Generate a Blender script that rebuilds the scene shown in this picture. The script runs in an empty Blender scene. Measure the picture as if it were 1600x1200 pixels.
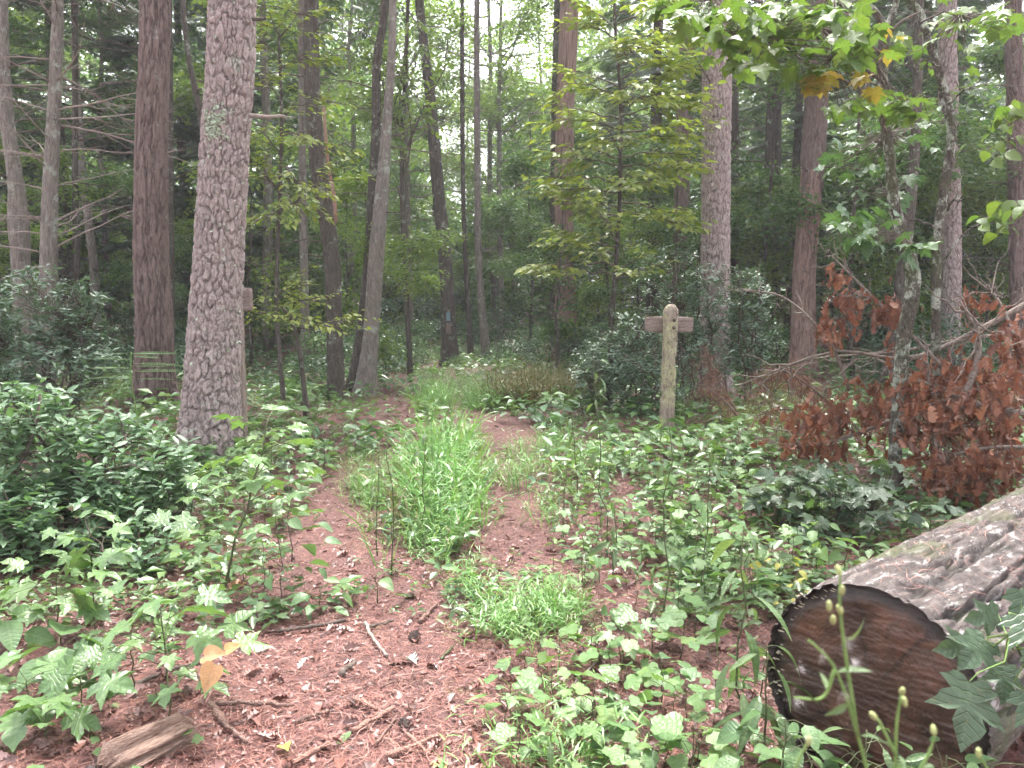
import bpy, math, random
import numpy as np
from mathutils import Matrix, Vector

R = math.radians
rng = np.random.default_rng(11)
random.seed(5)
sc = bpy.context.scene
COL = sc.collection

# ------------------------------------------------------------------ camera
CAM_H, FPX, HZ = 1.5, 1232.0, 470.0
PITCH = math.atan((600.0 - HZ) / FPX)
cam = bpy.data.cameras.new('camera')
cam.sensor_width = 36.0
cam.lens = 36.0 * FPX / 1600.0
cam.clip_start = 0.05
cam.clip_end = 2000.0
cam.dof.use_dof = True
cam.dof.focus_distance = 7.0
cam.dof.aperture_fstop = 9.0
cam_o = bpy.data.objects.new('camera', cam)
COL.objects.link(cam_o)
cam_o.location = (0, 0, CAM_H)
cam_o.rotation_euler = (math.pi / 2 - PITCH, 0, 0)
sc.camera = cam_o

# ------------------------------------------------------------------ sky, sun, exposure
SUN_EL, SUN_AZ = R(66), R(8)          # high, soft, ahead of the camera
world = bpy.data.worlds.new('World')
sc.world = world
world.use_nodes = True
wn = world.node_tree
sky = wn.nodes.new('ShaderNodeTexSky')
sky.sky_type = 'NISHITA'
sky.sun_disc = False
sky.sun_elevation = SUN_EL
sky.sun_rotation = SUN_AZ
sky.air_density = 1.0
sky.dust_density = 4.0
hs = wn.nodes.new('ShaderNodeHueSaturation')     # overcast: nearly colourless
hs.inputs['Saturation'].default_value = 0.22
wn.links.new(sky.outputs[0], hs.inputs['Color'])
bg = wn.nodes['Background']
wn.links.new(hs.outputs[0], bg.inputs['Color'])
bg.inputs['Strength'].default_value = 0.10
sun = bpy.data.lights.new('sun', 'SUN')
sun.energy = 1.5
sun.angle = R(14)
sun.color = (1.0, 0.96, 0.9)
sun_o = bpy.data.objects.new('sun', sun)
COL.objects.link(sun_o)
sd = Vector((math.sin(SUN_AZ) * math.cos(SUN_EL), math.cos(SUN_AZ) * math.cos(SUN_EL), math.sin(SUN_EL)))
sun_o.rotation_euler = sd.to_track_quat('Z', 'Y').to_euler()
sun_o.location = sd * 60
vs = sc.view_settings
vs.view_transform = 'Standard'
vs.look = 'None'
vs.gamma = 1.0
vs.use_curve_mapping = False
vs.exposure = 2.95
sc.cycles.use_denoising = True
sc.cycles.max_bounces = 4
sc.cycles.diffuse_bounces = 3
sc.cycles.transmission_bounces = 3
sc.cycles.glossy_bounces = 1
sc.cycles.volume_bounces = 0
sc.cycles.use_adaptive_sampling = True
sc.cycles.adaptive_threshold = 0.06

# ------------------------------------------------------------------ where things stand
def gz(x, y):
    x = np.asarray(x, float); y = np.asarray(y, float)
    z = 0.035 * np.sin(x * 0.9 + 0.6 * np.sin(y * 0.5)) + 0.03 * np.sin(y * 0.75 + x * 0.35 + 1.3)
    z = z + 0.012 * np.sin(x * 3.1 + y * 1.7) + 0.010 * np.sin(y * 3.7 - x * 2.3 + 2.0)
    z = z + 0.02 * np.clip(np.abs(x) - 2.5, 0, 30) * np.clip(y / 8, 0, 1)
    z = z + 0.025 * np.clip(y - 17, 0, 60)
    return z * np.clip(np.abs(y) / 2.0, 0.3, 1)

CP, SP = math.cos(PITCH), math.sin(PITCH)

def P(px, py, d):
    """the point of the place seen at photo pixel (px, py) at ground distance d ahead"""
    u = (np.asarray(px, float) - 800) / FPX
    v = -(np.asarray(py, float) - 600) / FPX
    dy = CP + v * SP
    dz = -SP + v * CP
    k = np.asarray(d, float) / dy
    return np.stack([u * k, dy * k, CAM_H + dz * k], -1)

def G(px, py):
    px = np.asarray(px, float); py = np.asarray(py, float)
    u = (px - 800) / FPX
    v = -(py - 600) / FPX
    dy = CP + v * SP
    dz = np.minimum(-SP + v * CP, -1e-3)
    z = np.zeros_like(px)
    for _ in range(12):
        k = (z - CAM_H) / dz
        z = 0.5 * z + 0.5 * gz(u * k, dy * k)
    k = (z - CAM_H) / dz
    return np.stack([u * k, dy * k, gz(u * k, dy * k)], -1)

def proj(p):
    p = np.asarray(p, float)
    y = p[..., 1]; z = p[..., 2] - CAM_H
    f = y * CP - z * SP
    up = y * SP + z * CP
    f = np.where(f > 0.05, f, 0.05)
    return 800 + FPX * p[..., 0] / f, 600 - FPX * up / f, f

def inpoly(px, py, poly):
    px = np.asarray(px); py = np.asarray(py)
    inside = np.zeros(px.shape, bool)
    n = len(poly)
    for i in range(n):
        x0, y0 = poly[i]; x1, y1 = poly[(i + 1) % n]
        if y0 == y1: continue
        c = ((y0 > py) != (y1 > py)) & (px < (x1 - x0) * (py - y0) / (y1 - y0) + x0)
        inside ^= c
    return inside

# ------------------------------------------------------------------ mesh helpers
def mesh_np(name, v, tris, attrs=None, mat=None):
    v = np.ascontiguousarray(v, np.float32); tris = np.ascontiguousarray(tris, np.int32)
    me = bpy.data.meshes.new(name)
    me.vertices.add(len(v)); me.vertices.foreach_set('co', v.ravel())
    k = tris.shape[1]
    me.loops.add(tris.size); me.loops.foreach_set('vertex_index', tris.ravel())
    me.polygons.add(len(tris))
    me.polygons.foreach_set('loop_start', np.arange(0, tris.size, k, dtype=np.int32))
    for an, av in (attrs or {}).items():
        a = me.attributes.new(an, 'FLOAT', 'POINT')
        a.data.foreach_set('value', np.ascontiguousarray(av, np.float32))
    me.update(calc_edges=True)
    if mat: me.materials.append(mat)
    return me

def link(name, data, parent=None, loc=None, kind=None):
    o = bpy.data.objects.new(name, data)
    COL.objects.link(o)
    if parent is not None: o.parent = parent
    if loc is not None: o.location = loc
    if kind: o['kind'] = kind
    return o

def tag(o, label, cat=None, group=None, kind=None):
    o['label'] = label
    if cat: o['category'] = cat
    if group: o['group'] = group
    if kind: o['kind'] = kind
    return o

def thing(name, label, cat, loc, group=None):
    o = link(name, None, None, tuple(float(c) for c in loc))
    o.empty_display_size = 0.1
    return tag(o, label, cat, group)

def norm(a):
    a = np.asarray(a, float)
    return a / np.maximum(np.linalg.norm(a, axis=-1, keepdims=True), 1e-9)

class Tubes:
    """collects tapering tubes and becomes ONE mesh"""
    def __init__(s): s.v = []; s.f = []; s.n = 0
    def add(s, pts, rad, k=6, cap=True):
        pts = np.asarray(pts, float); m = len(pts)
        rad = np.broadcast_to(np.asarray(rad, float), (m,))
        t = norm(np.gradient(pts, axis=0))
        ref = np.array([0, 0, 1.0]) if abs(t[0, 2]) < 0.8 else np.array([1.0, 0, 0])
        a = norm(np.cross(t, ref)); b = np.cross(t, a)
        th = np.arange(k) * 2 * math.pi / k
        ring = pts[:, None] + rad[:, None, None] * (a[:, None] * np.cos(th)[None, :, None] + b[:, None] * np.sin(th)[None, :, None])
        i = np.arange(m - 1)[:, None] * k; j = np.arange(k)[None]; j2 = (j + 1) % k
        q = np.stack([i + j, i + j2, i + k + j2, i + k + j], -1).reshape(-1, 4)
        f = np.concatenate([q[:, [0, 1, 2]], q[:, [0, 2, 3]]]) + s.n
        v = ring.reshape(-1, 3)
        if cap:
            v = np.concatenate([v, pts[[0, -1]]])
            c0, c1 = m * k, m * k + 1
            jj = np.arange(k); jn = (jj + 1) % k
            f = np.concatenate([f, np.stack([np.full(k, c0), jn, jj], -1) + s.n,
                                np.stack([np.full(k, c1), (m - 1) * k + jj, (m - 1) * k + jn], -1) + s.n])
        s.v.append(v); s.f.append(f); s.n += len(v)
    def mesh(s, name, mat, off=(0, 0, 0)):
        return mesh_np(name, np.concatenate(s.v) - np.asarray(off, float), np.concatenate(s.f), None, mat)

def curve_pts(a, b, n=6, sag=0.0, wob=0.0):
    a = np.asarray(a, float); b = np.asarray(b, float)
    t = np.linspace(0, 1, n)[:, None]
    p = a + (b - a) * t
    p[:, 2] += -sag * 4 * t[:, 0] * (1 - t[:, 0])
    if wob:
        w = rng.normal(0, wob, (n, 3)); w[0] = 0; w[-1] = 0
        p += w
    return p

def smooth_line(pts, n):
    """Catmull-Rom through pts, n samples; extra columns are carried along"""
    p = np.asarray(pts, float); m = len(p)
    if m == 2: return p[0] + (p[1] - p[0]) * np.linspace(0, 1, n)[:, None]
    q = np.concatenate([[2 * p[0] - p[1]], p, [2 * p[-1] - p[-2]]])
    u = np.linspace(0, m - 1 - 1e-6, n); i = u.astype(int); t = (u - i)[:, None]
    p0, p1, p2, p3 = q[i], q[i + 1], q[i + 2], q[i + 3]
    return 0.5 * (2 * p1 + (p2 - p0) * t + (2 * p0 - 5 * p1 + 4 * p2 - p3) * t ** 2 + (3 * p1 - p0 - 3 * p2 + p3) * t ** 3)

def frames(axis, nrm):
    """rotation matrices whose columns are (side, axis, normal)"""
    y = norm(axis); x = norm(np.cross(y, nrm)); z = np.cross(x, y)
    return np.stack([x, y, z], -1)

# ------------------------------------------------------------------ node helpers and materials
def mat_new(name):
    m = bpy.data.materials.new(name); m.use_nodes = True
    nt = m.node_tree
    return m, nt, nt.nodes['Principled BSDF'], nt.nodes['Material Output']

def N(nt, t, **kw):
    n = nt.nodes.new(t)
    for k, v in kw.items():
        if k.startswith('i_'): n.inputs[k[2:].replace('_', ' ')].default_value = v
        else: setattr(n, k, v)
    return n

def ramp(nt, stops, src=None, interp='LINEAR'):
    n = nt.nodes.new('ShaderNodeValToRGB')
    cr = n.color_ramp; cr.interpolation = interp
    while len(cr.elements) < len(stops): cr.elements.new(0.5)
    for e, (p, c) in zip(cr.elements, stops):
        e.position = p; e.color = (*c, 1) if len(c) == 3 else c
    if src is not None: nt.links.new(src, n.inputs['Fac'])
    return n

def mathn(nt, op, a, b=None, clamp=False):
    n = nt.nodes.new('ShaderNodeMath'); n.operation = op; n.use_clamp = clamp
    for i, q in enumerate((a, b)):
        if q is None: continue
        if isinstance(q, (int, float)): n.inputs[i].default_value = q
        else: nt.links.new(q, n.inputs[i])
    return n.outputs[0]

def mixc(nt, fac, a, b, typ='MIX'):
    n = nt.nodes.new('ShaderNodeMix'); n.data_type = 'RGBA'; n.blend_type = typ
    for s, q in ((n.inputs[0], fac), (n.inputs[6], a), (n.inputs[7], b)):
        if isinstance(q, (int, float)): s.default_value = q
        elif isinstance(q, tuple): s.default_value = (*q, 1)
        else: nt.links.new(q, s)
    return n.outputs[2]

def leaf_mat(name, cols, rough=0.35, trans=0.35, spec=0.5, vein=True, tint=(1.15, 1.25, 0.6), freq=7.0):
    m, nt, bs, out = mat_new(name)
    at = N(nt, 'ShaderNodeAttribute', attribute_name='v')
    oi = N(nt, 'ShaderNodeObjectInfo')
    s = mathn(nt, 'FRACT', mathn(nt, 'ADD', at.outputs['Fac'], oi.outputs['Random']))
    n = len(cols)
    cr = ramp(nt, [(i / max(1, n - 1), c) for i, c in enumerate(cols)], s)
    col = cr.outputs[0]
    if vein:
        lu = mathn(nt, 'ABSOLUTE', N(nt, 'ShaderNodeAttribute', attribute_name='lu').outputs['Fac'])
        lv = N(nt, 'ShaderNodeAttribute', attribute_name='lv').outputs['Fac']
        mid = mathn(nt, 'LESS_THAN', lu, 0.018)
        w = mathn(nt, 'FRACT', mathn(nt, 'MULTIPLY', mathn(nt, 'SUBTRACT', lv, mathn(nt, 'MULTIPLY', lu, 0.8)), freq))
        w = mathn(nt, 'ABSOLUTE', mathn(nt, 'SUBTRACT', w, 0.5))
        sv = mathn(nt, 'GREATER_THAN', w, 0.455)
        vv = mathn(nt, 'MAXIMUM', mid, mathn(nt, 'MULTIPLY', sv, 0.5))
        col = mixc(nt, mathn(nt, 'MULTIPLY', vv, 0.4), col, tuple(min(1, c * 1.6 + 0.03) for c in cols[-1]))
        tc = N(nt, 'ShaderNodeTexCoord')
        ns = N(nt, 'ShaderNodeTexNoise', i_Scale=9.0, i_Detail=2.0)
        nt.links.new(tc.outputs['Object'], ns.inputs['Vector'])
        col = mixc(nt, 0.5, col, mixc(nt, ns.outputs['Fac'], tuple(c * 0.55 for c in cols[0]), tuple(min(1, c * 1.3) for c in cols[-1])))
        n7 = N(nt, 'ShaderNodeTexNoise', i_Scale=6.0, i_Detail=4.0, i_Roughness=0.7)
        mp7 = N(nt, 'ShaderNodeVectorMath', operation='ADD'); nt.links.new(tc.outputs['Object'], mp7.inputs[0]); nt.links.new(oi.outputs['Location'], mp7.inputs[1])
        nt.links.new(mp7.outputs[0], n7.inputs['Vector'])
        sp7 = ramp(nt, [(0.64, (0, 0, 0)), (0.7, (1, 1, 1))], n7.outputs['Fac'])
        col = mixc(nt, mathn(nt, 'MULTIPLY', sp7.outputs[0], 0.55), col, (0.17, 0.12, 0.05))
        bp = N(nt, 'ShaderNodeBump', i_Strength=0.6, i_Distance=0.004)
        cre = mathn(nt, 'MULTIPLY', mathn(nt, 'MAXIMUM', mathn(nt, 'SUBTRACT', w, 0.36), 0.0), -4.0)
        nt.links.new(mathn(nt, 'ADD', cre, mathn(nt, 'MULTIPLY', ns.outputs['Fac'], 1.2)), bp.inputs['Height'])
        nt.links.new(bp.outputs[0], bs.inputs['Normal'])
    nt.links.new(col, bs.inputs['Base Color'])
    bs.inputs['Roughness'].default_value = rough
    bs.inputs['Specular IOR Level'].default_value = spec
    if trans > 0:
        tr = N(nt, 'ShaderNodeBsdfTranslucent')
        nt.links.new(mixc(nt, 1.0, col, tint, 'MULTIPLY'), tr.inputs['Color'])
        mx = N(nt, 'ShaderNodeMixShader'); mx.inputs[0].default_value = trans
        nt.links.new(bs.outputs[0], mx.inputs[1]); nt.links.new(tr.outputs[0], mx.inputs[2])
        nt.links.new(mx.outputs[0], out.inputs['Surface'])
    return m

def bark_mat(name, cols, lichen=None, lich_amt=0.5, sc_=(9, 9, 2.2), bump=0.6, rough=0.85, moss=0.0):
    m, nt, bs, out = mat_new(name)
    tc = N(nt, 'ShaderNodeTexCoord')
    mp = N(nt, 'ShaderNodeMapping'); mp.inputs['Scale'].default_value = sc_
    nt.links.new(tc.outputs['Object'], mp.inputs['Vector'])
    n1 = N(nt, 'ShaderNodeTexNoise', i_Scale=2.2, i_Detail=6.0, i_Roughness=0.65)
    n1.inputs['Distortion'].default_value = 0.6
    nt.links.new(mp.outputs[0], n1.inputs['Vector'])
    cr = ramp(nt, [(0.3 + 0.4 * i / max(1, len(cols) - 1), c) for i, c in enumerate(cols)], n1.outputs['Fac'])
    col = cr.outputs[0]
    vo = N(nt, 'ShaderNodeTexVoronoi', feature='DISTANCE_TO_EDGE', i_Scale=3.0)
    nt.links.new(mp.outputs[0], vo.inputs['Vector'])
    if lichen:
        n2 = N(nt, 'ShaderNodeTexNoise', i_Scale=5.0, i_Detail=8.0, i_Roughness=0.75)
        nt.links.new(tc.outputs['Object'], n2.inputs['Vector'])
        f = ramp(nt, [(0.62 - 0.2 * lich_amt, (0, 0, 0)), (0.68 - 0.2 * lich_amt, (1, 1, 1))], n2.outputs['Fac'])
        col = mixc(nt, mathn(nt, 'MULTIPLY', f.outputs[0], 0.8), col, lichen)
    if moss:
        n3 = N(nt, 'ShaderNodeTexNoise', i_Scale=2.0, i_Detail=6.0)
        nt.links.new(tc.outputs['Object'], n3.inputs['Vector'])
        f = ramp(nt, [(0.5, (0, 0, 0)), (0.62, (1, 1, 1))], n3.outputs['Fac'])
        col = mixc(nt, mathn(nt, 'MULTIPLY', f.outputs[0], moss), col, (0.07, 0.11, 0.03))
    fi = N(nt, 'ShaderNodeAttribute', attribute_name='fis')       # browner inner bark between plates, with crack shade painted into its darker tone
    ce = ramp(nt, [(0.25, (0, 0, 0)), (0.7, (0.45, 0.45, 0.45)), (0.86, (0.5, 0.5, 0.5)), (0.93, (1, 1, 1))], N(nt, 'ShaderNodeAttribute', attribute_name='cell').outputs['Fac'])
    col = mixc(nt, mathn(nt, 'MULTIPLY', ce.outputs[0], 0.5), col, tuple(min(1, c * 1.45) for c in cols[-2 if len(cols) > 2 else -1]))
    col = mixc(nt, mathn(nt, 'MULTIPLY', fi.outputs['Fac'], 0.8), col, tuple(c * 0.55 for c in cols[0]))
    nt.links.new(col, bs.inputs['Base Color'])
    bs.inputs['Roughness'].default_value = rough
    bs.inputs['Specular IOR Level'].default_value = 0.25
    h = mathn(nt, 'ADD', mathn(nt, 'MULTIPLY', mathn(nt, 'MINIMUM', vo.outputs['Distance'], 0.25), 3.0), mathn(nt, 'MULTIPLY', n1.outputs['Fac'], 1.0))
    bp = N(nt, 'ShaderNodeBump', i_Strength=bump, i_Distance=0.02)
    nt.links.new(h, bp.inputs['Height'])
    nt.links.new(bp.outputs[0], bs.inputs['Normal'])
    return m

M = {}
M['laurel'] = leaf_mat('laurel_leaf', [(0.1, 0.18, 0.09), (0.14, 0.24, 0.125), (0.19, 0.3, 0.16), (0.115, 0.21, 0.105)], 0.42, 0.32, 0.9)
M['laurel_dark'] = leaf_mat('dark_laurel_leaf', [(0.06, 0.12, 0.075), (0.09, 0.16, 0.1), (0.13, 0.2, 0.13)], 0.4, 0.25, 0.9)
M['maple'] = leaf_mat('maple_leaf', [(0.075, 0.165, 0.065), (0.12, 0.23, 0.09), (0.18, 0.3, 0.11), (0.09, 0.17, 0.08), (0.15, 0.24, 0.07)], 0.34, 0.3, 0.8)
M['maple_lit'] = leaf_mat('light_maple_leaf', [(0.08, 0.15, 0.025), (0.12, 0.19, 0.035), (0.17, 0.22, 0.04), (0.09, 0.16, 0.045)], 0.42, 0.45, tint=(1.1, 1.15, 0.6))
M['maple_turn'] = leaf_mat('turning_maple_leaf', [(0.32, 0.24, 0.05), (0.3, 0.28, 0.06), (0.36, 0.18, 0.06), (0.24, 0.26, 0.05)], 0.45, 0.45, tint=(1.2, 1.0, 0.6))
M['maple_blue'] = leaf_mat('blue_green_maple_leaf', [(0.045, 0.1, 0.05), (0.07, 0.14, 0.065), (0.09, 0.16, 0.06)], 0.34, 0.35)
M['viburnum'] = leaf_mat('grey_green_leaf', [(0.05, 0.095, 0.05), (0.075, 0.125, 0.07), (0.1, 0.15, 0.085), (0.06, 0.09, 0.05)], 0.35, 0.25)
M['tulip'] = leaf_mat('bright_seedling_leaf', [(0.13, 0.24, 0.08), (0.19, 0.31, 0.1), (0.26, 0.36, 0.1), (0.12, 0.21, 0.09)], 0.34, 0.35)
M['ovate'] = leaf_mat('ovate_leaf', [(0.09, 0.18, 0.08), (0.13, 0.23, 0.1), (0.08, 0.15, 0.09), (0.16, 0.25, 0.09)], 0.36, 0.32, freq=9.0)
M['weed'] = leaf_mat('weed_leaf', [(0.06, 0.12, 0.05), (0.1, 0.17, 0.075), (0.14, 0.2, 0.08)], 0.32, 0.3)
M['beech'] = leaf_mat('beech_leaf', [(0.15, 0.21, 0.045), (0.22, 0.27, 0.055), (0.29, 0.32, 0.06), (0.14, 0.2, 0.055)], 0.42, 0.45, vein=False)
M['orange'] = leaf_mat('orange_leaf', [(0.6, 0.34, 0.16), (0.58, 0.43, 0.13), (0.58, 0.3, 0.22)], 0.4, 0.35, tint=(1.1, 1.0, 0.7), freq=9.0)
M['yellow'] = leaf_mat('yellow_leaf', [(0.5, 0.42, 0.08), (0.4, 0.4, 0.1)], 0.45, 0.3)
M['white_leaf'] = leaf_mat('pale_leaf', [(0.42, 0.44, 0.4), (0.36, 0.4, 0.35)], 0.5, 0.1)
M['dead_oak'] = leaf_mat('dead_brown_leaf', [(0.22, 0.07, 0.038), (0.32, 0.105, 0.05), (0.47, 0.22, 0.125), (0.09, 0.036, 0.027), (0.25, 0.09, 0.055), (0.36, 0.12, 0.05), (0.17, 0.09, 0.07)], 0.42, 0.25, 0.35, tint=(1.1, 0.9, 0.7))
M['litter'] = leaf_mat('leaf_litter', [(0.15, 0.062, 0.054), (0.24, 0.115, 0.1), (0.07, 0.033, 0.03), (0.36, 0.23, 0.21), (0.11, 0.05, 0.044), (0.24, 0.1, 0.075), (0.035, 0.02, 0.02)], 0.4, 0.1, 0.5, vein=False, tint=(1, .9, .8))
M['needle'] = leaf_mat('fallen_needles', [(0.31, 0.12, 0.09), (0.21, 0.072, 0.057), (0.45, 0.235, 0.185), (0.09, 0.033, 0.03)], 0.5, 0.0, 0.4, vein=False)
M['dead_needle'] = leaf_mat('dead_pine_needles', [(0.24, 0.095, 0.065), (0.32, 0.14, 0.095), (0.16, 0.06, 0.045)], 0.6, 0.1, 0.3, vein=False)
M['grass'] = leaf_mat('grass_blade', [(0.11, 0.24, 0.07), (0.16, 0.31, 0.1), (0.23, 0.39, 0.13), (0.13, 0.28, 0.09), (0.26, 0.33, 0.12)], 0.4, 0.35, vein=False)
M['grass_brown'] = leaf_mat('browning_grass', [(0.12, 0.13, 0.04), (0.17, 0.13, 0.06), (0.1, 0.13, 0.04), (0.19, 0.13, 0.08)], 0.5, 0.3, vein=False)
M['cover'] = leaf_mat('ground_cover_leaf', [(0.07, 0.14, 0.06), (0.11, 0.2, 0.08), (0.15, 0.25, 0.09), (0.09, 0.17, 0.09), (0.18, 0.27, 0.09)], 0.35, 0.3, vein=False)
M['conifer'] = leaf_mat('conifer_needles', [(0.035, 0.065, 0.04), (0.055, 0.09, 0.05), (0.075, 0.11, 0.06)], 0.5, 0.3, 0.4, vein=False)
M['broad'] = leaf_mat('broad_leaves', [(0.055, 0.115, 0.05), (0.085, 0.155, 0.06), (0.13, 0.19, 0.065), (0.07, 0.13, 0.065)], 0.4, 0.48, 0.4, vein=False)
M['broad_pale'] = leaf_mat('pale_broad_leaves', [(0.11, 0.18, 0.055), (0.16, 0.24, 0.065), (0.22, 0.29, 0.07), (0.12, 0.19, 0.08)], 0.4, 0.5, 0.4, vein=False)
M['under'] = leaf_mat('understory_leaves', [(0.03, 0.075, 0.04), (0.05, 0.1, 0.05), (0.07, 0.13, 0.06)], 0.32, 0.25, 0.5, vein=False)
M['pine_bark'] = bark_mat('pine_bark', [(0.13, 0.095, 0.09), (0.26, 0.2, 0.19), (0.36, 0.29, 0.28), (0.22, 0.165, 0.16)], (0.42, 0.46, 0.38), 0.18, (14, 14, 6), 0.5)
M['oak_bark'] = bark_mat('oak_bark', [(0.08, 0.055, 0.05), (0.16, 0.11, 0.1), (0.24, 0.18, 0.17)], (0.3, 0.29, 0.27), 0.05, (16, 16, 3), 0.6)
M['grey_bark'] = bark_mat('grey_bark', [(0.1, 0.085, 0.075), (0.2, 0.17, 0.15), (0.28, 0.24, 0.21)], (0.36, 0.38, 0.32), 0.3, (12, 12, 2.5), 0.8)
M['dark_bark'] = bark_mat('dark_bark', [(0.04, 0.032, 0.028), (0.08, 0.065, 0.055), (0.12, 0.1, 0.085)], (0.26, 0.28, 0.22), 0.25, (12, 12, 3), 0.8)
M['red_bark'] = bark_mat('red_bark', [(0.2, 0.125, 0.105), (0.31, 0.2, 0.17), (0.4, 0.28, 0.24)], None, 0, (14, 14, 1.2), 0.9)
M['mossy_bark'] = bark_mat('lichen_bark', [(0.05, 0.04, 0.035), (0.09, 0.075, 0.06), (0.13, 0.11, 0.09)], (0.45, 0.47, 0.4), 0.55, (14, 14, 5), 0.8, moss=0.35)
M['twig'] = bark_mat('twig_bark', [(0.07, 0.05, 0.045), (0.14, 0.11, 0.09)], None, 0, (20, 20, 20), 0.3)
M['pale_twig'] = bark_mat('pale_twig_bark', [(0.2, 0.15, 0.13), (0.34, 0.28, 0.25)], (0.45, 0.45, 0.4), 0.2, (20, 20, 20), 0.3)
M['grey_twig'] = bark_mat('grey_twig_bark', [(0.09, 0.065, 0.055), (0.18, 0.14, 0.12), (0.28, 0.23, 0.2)], None, 0, (20, 20, 20), 0.3)
M['stem'] = bark_mat('dark_green_stem', [(0.05, 0.06, 0.03), (0.1, 0.11, 0.05)], None, 0, (20, 20, 20), 0.2, 0.6)
M['green_stem'] = bark_mat('green_stem', [(0.12, 0.2, 0.06), (0.18, 0.27, 0.08)], None, 0, (20, 20, 20), 0.1, 0.5)
M['red_stick'] = bark_mat('reddish_stick', [(0.2, 0.1, 0.08), (0.32, 0.18, 0.145), (0.17, 0.09, 0.075)], None, 0, (25, 25, 25), 0.5)
M['stick'] = bark_mat('wet_stick', [(0.11, 0.06, 0.05), (0.2, 0.12, 0.1), (0.28, 0.18, 0.15)], None, 0, (25, 25, 25), 0.5, 0.5)

# ------------------------------------------------------------------ leaf templates (axis +Y, face +Z, length 1)
def strip_leaf(n, wfn, fold=0.35, curl=0.2, stalk=0.0):
    t = np.linspace(0, 1, n + 1)
    w = np.array([wfn(a) for a in t]) * 0.5
    y = t * (1 - 0.15 * curl * t); z = -curl * t ** 2
    v = np.stack([np.stack([-w, y, z + fold * w], -1), np.stack([0 * w, y, z], -1), np.stack([w, y, z + fold * w], -1)], 1).reshape(-1, 3)
    f = []
    for i in range(n):
        a = i * 3
        for c in (0, 1):
            if w[i] > 1e-4: f.append((a + c, a + c + 1, a + 3 + c + 1) if c == 0 else (a + 1, a + 2, a + 4))
            if w[i + 1] > 1e-4: f.append((a, a + 4, a + 3) if c == 0 else (a + 2, a + 5, a + 4))
    uv = np.stack([v[:, 0], np.repeat(t, 3)], -1)
    return v, np.array(f), uv

def fan_leaf(half, fold=0.15, droop=0.25, cy=0.33, curl=0.0, veins=(0.0,)):
    h = np.array(half, float)
    out = np.concatenate([h, (h[::-1] * [-1, 1])[(1 if h[-1, 0] == 0 else 0):(-1 if h[0, 0] == 0 else None)]])
    xy = np.concatenate([[[0, cy]], out])
    x, y = xy[:, 0], xy[:, 1]
    z = fold * np.abs(x) - droop * (x ** 2 * 1.2 + np.clip(y - cy, 0, 9) ** 2) + curl * np.sin(x * 9) * 0.1
    z[1:] += 0.02 * np.sin(np.arange(len(out)) * 2.4)
    ang = np.arctan2(np.abs(x), y + 0.02); rr = np.hypot(x, y)
    lu = rr * np.sin(np.min([np.abs(ang - q) for q in veins], 0))
    lu[0] = 0
    z = z + 0.22 * lu
    v = np.stack([x, y, z], -1)
    n = len(out); i = np.arange(n)
    f = np.stack([np.zeros(n, int), 1 + i, 1 + (i + 1) % n], -1)
    return v, f, np.stack([lu, y], -1)

MAPLE = [(0, 0.02), (0.12, -0.06), (0.26, -0.09), (0.33, -0.02), (0.46, 0.03), (0.36, 0.12), (0.30, 0.19), (0.42, 0.26), (0.47, 0.36),
         (0.63, 0.52), (0.45, 0.50), (0.34, 0.52), (0.19, 0.46), (0.25, 0.62), (0.21, 0.74), (0.10, 0.84), (0, 1.0)]
TULIP = [(0, 0.02), (0.22, -0.04), (0.42, 0.06), (0.5, 0.22), (0.42, 0.4), (0.33, 0.5), (0.42, 0.62), (0.42, 0.78), (0.24, 0.92), (0.1, 0.9), (0, 0.84)]
OAK = [(0, 0), (0.05, 0.12), (0.2, 0.22), (0.09, 0.32), (0.27, 0.46), (0.11, 0.55), (0.3, 0.7), (0.15, 0.78), (0.12, 0.9), (0, 1.0)]
HEART = [(0, 0.04), (0.16, -0.06), (0.34, 0.0), (0.42, 0.16), (0.4, 0.36), (0.28, 0.6), (0.13, 0.82), (0, 1.02)]

T = {}
T['laurel'] = [strip_leaf(5, lambda t: 0.36 * math.sin(math.pi * min(1, t ** 0.85)) ** 0.8, 0.3, c) for c in (0.1, 0.3)]
T['ovate'] = [strip_leaf(6, lambda t: 0.62 * math.sin(math.pi * t ** 0.75) ** 0.85, 0.28, c) for c in (0.15, 0.4)]
T['lance'] = [strip_leaf(6, lambda t: 0.24 * math.sin(math.pi * t ** 0.8), 0.4, c) for c in (0.25, 0.6)]
T['beech'] = [strip_leaf(3, lambda t: 0.5 * math.sin(math.pi * t ** 0.85) ** 0.9, 0.25, c) for c in (0.15, 0.3)]
T['maple'] = [fan_leaf(MAPLE, 0.12, d, veins=(0.0, 0.87, 1.5)) for d in (0.25, 0.5)]
T['tulip'] = [fan_leaf(TULIP, 0.15, d, veins=(0.0, 0.5, 1.25)) for d in (0.2, 0.45)]
T['heart'] = [fan_leaf(HEART, 0.25, d) for d in (0.2, 0.4)]
T['oak'] = [fan_leaf(OAK, f, d, 0.5, c) for f, d, c in ((0.9, 0.2, 0.6), (-0.6, 0.7, 1.2), (0.5, -0.5, -1.0))]
def _diamond(fold):
    v = np.array([[0, 0, 0], [-0.27, 0.48, fold], [0.27, 0.48, fold], [0, 1, -0.12], [0, 0.5, 0]])
    return v, np.array([[0, 4, 1], [0, 2, 4], [1, 4, 3], [4, 2, 3]]), v[:, :2].copy()
T['small'] = [_diamond(0.08), _diamond(0.14)]
def _flake(fold):
    v = np.array([[0, 0, 0], [-0.27, 0.45, fold], [0.27, 0.45, fold], [0, 1, -0.1]])
    return v, np.array([[0, 3, 1], [0, 2, 3]]), v[:, :2].copy()
T['flake'] = [_flake(0.08), _flake(0.16)]
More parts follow.
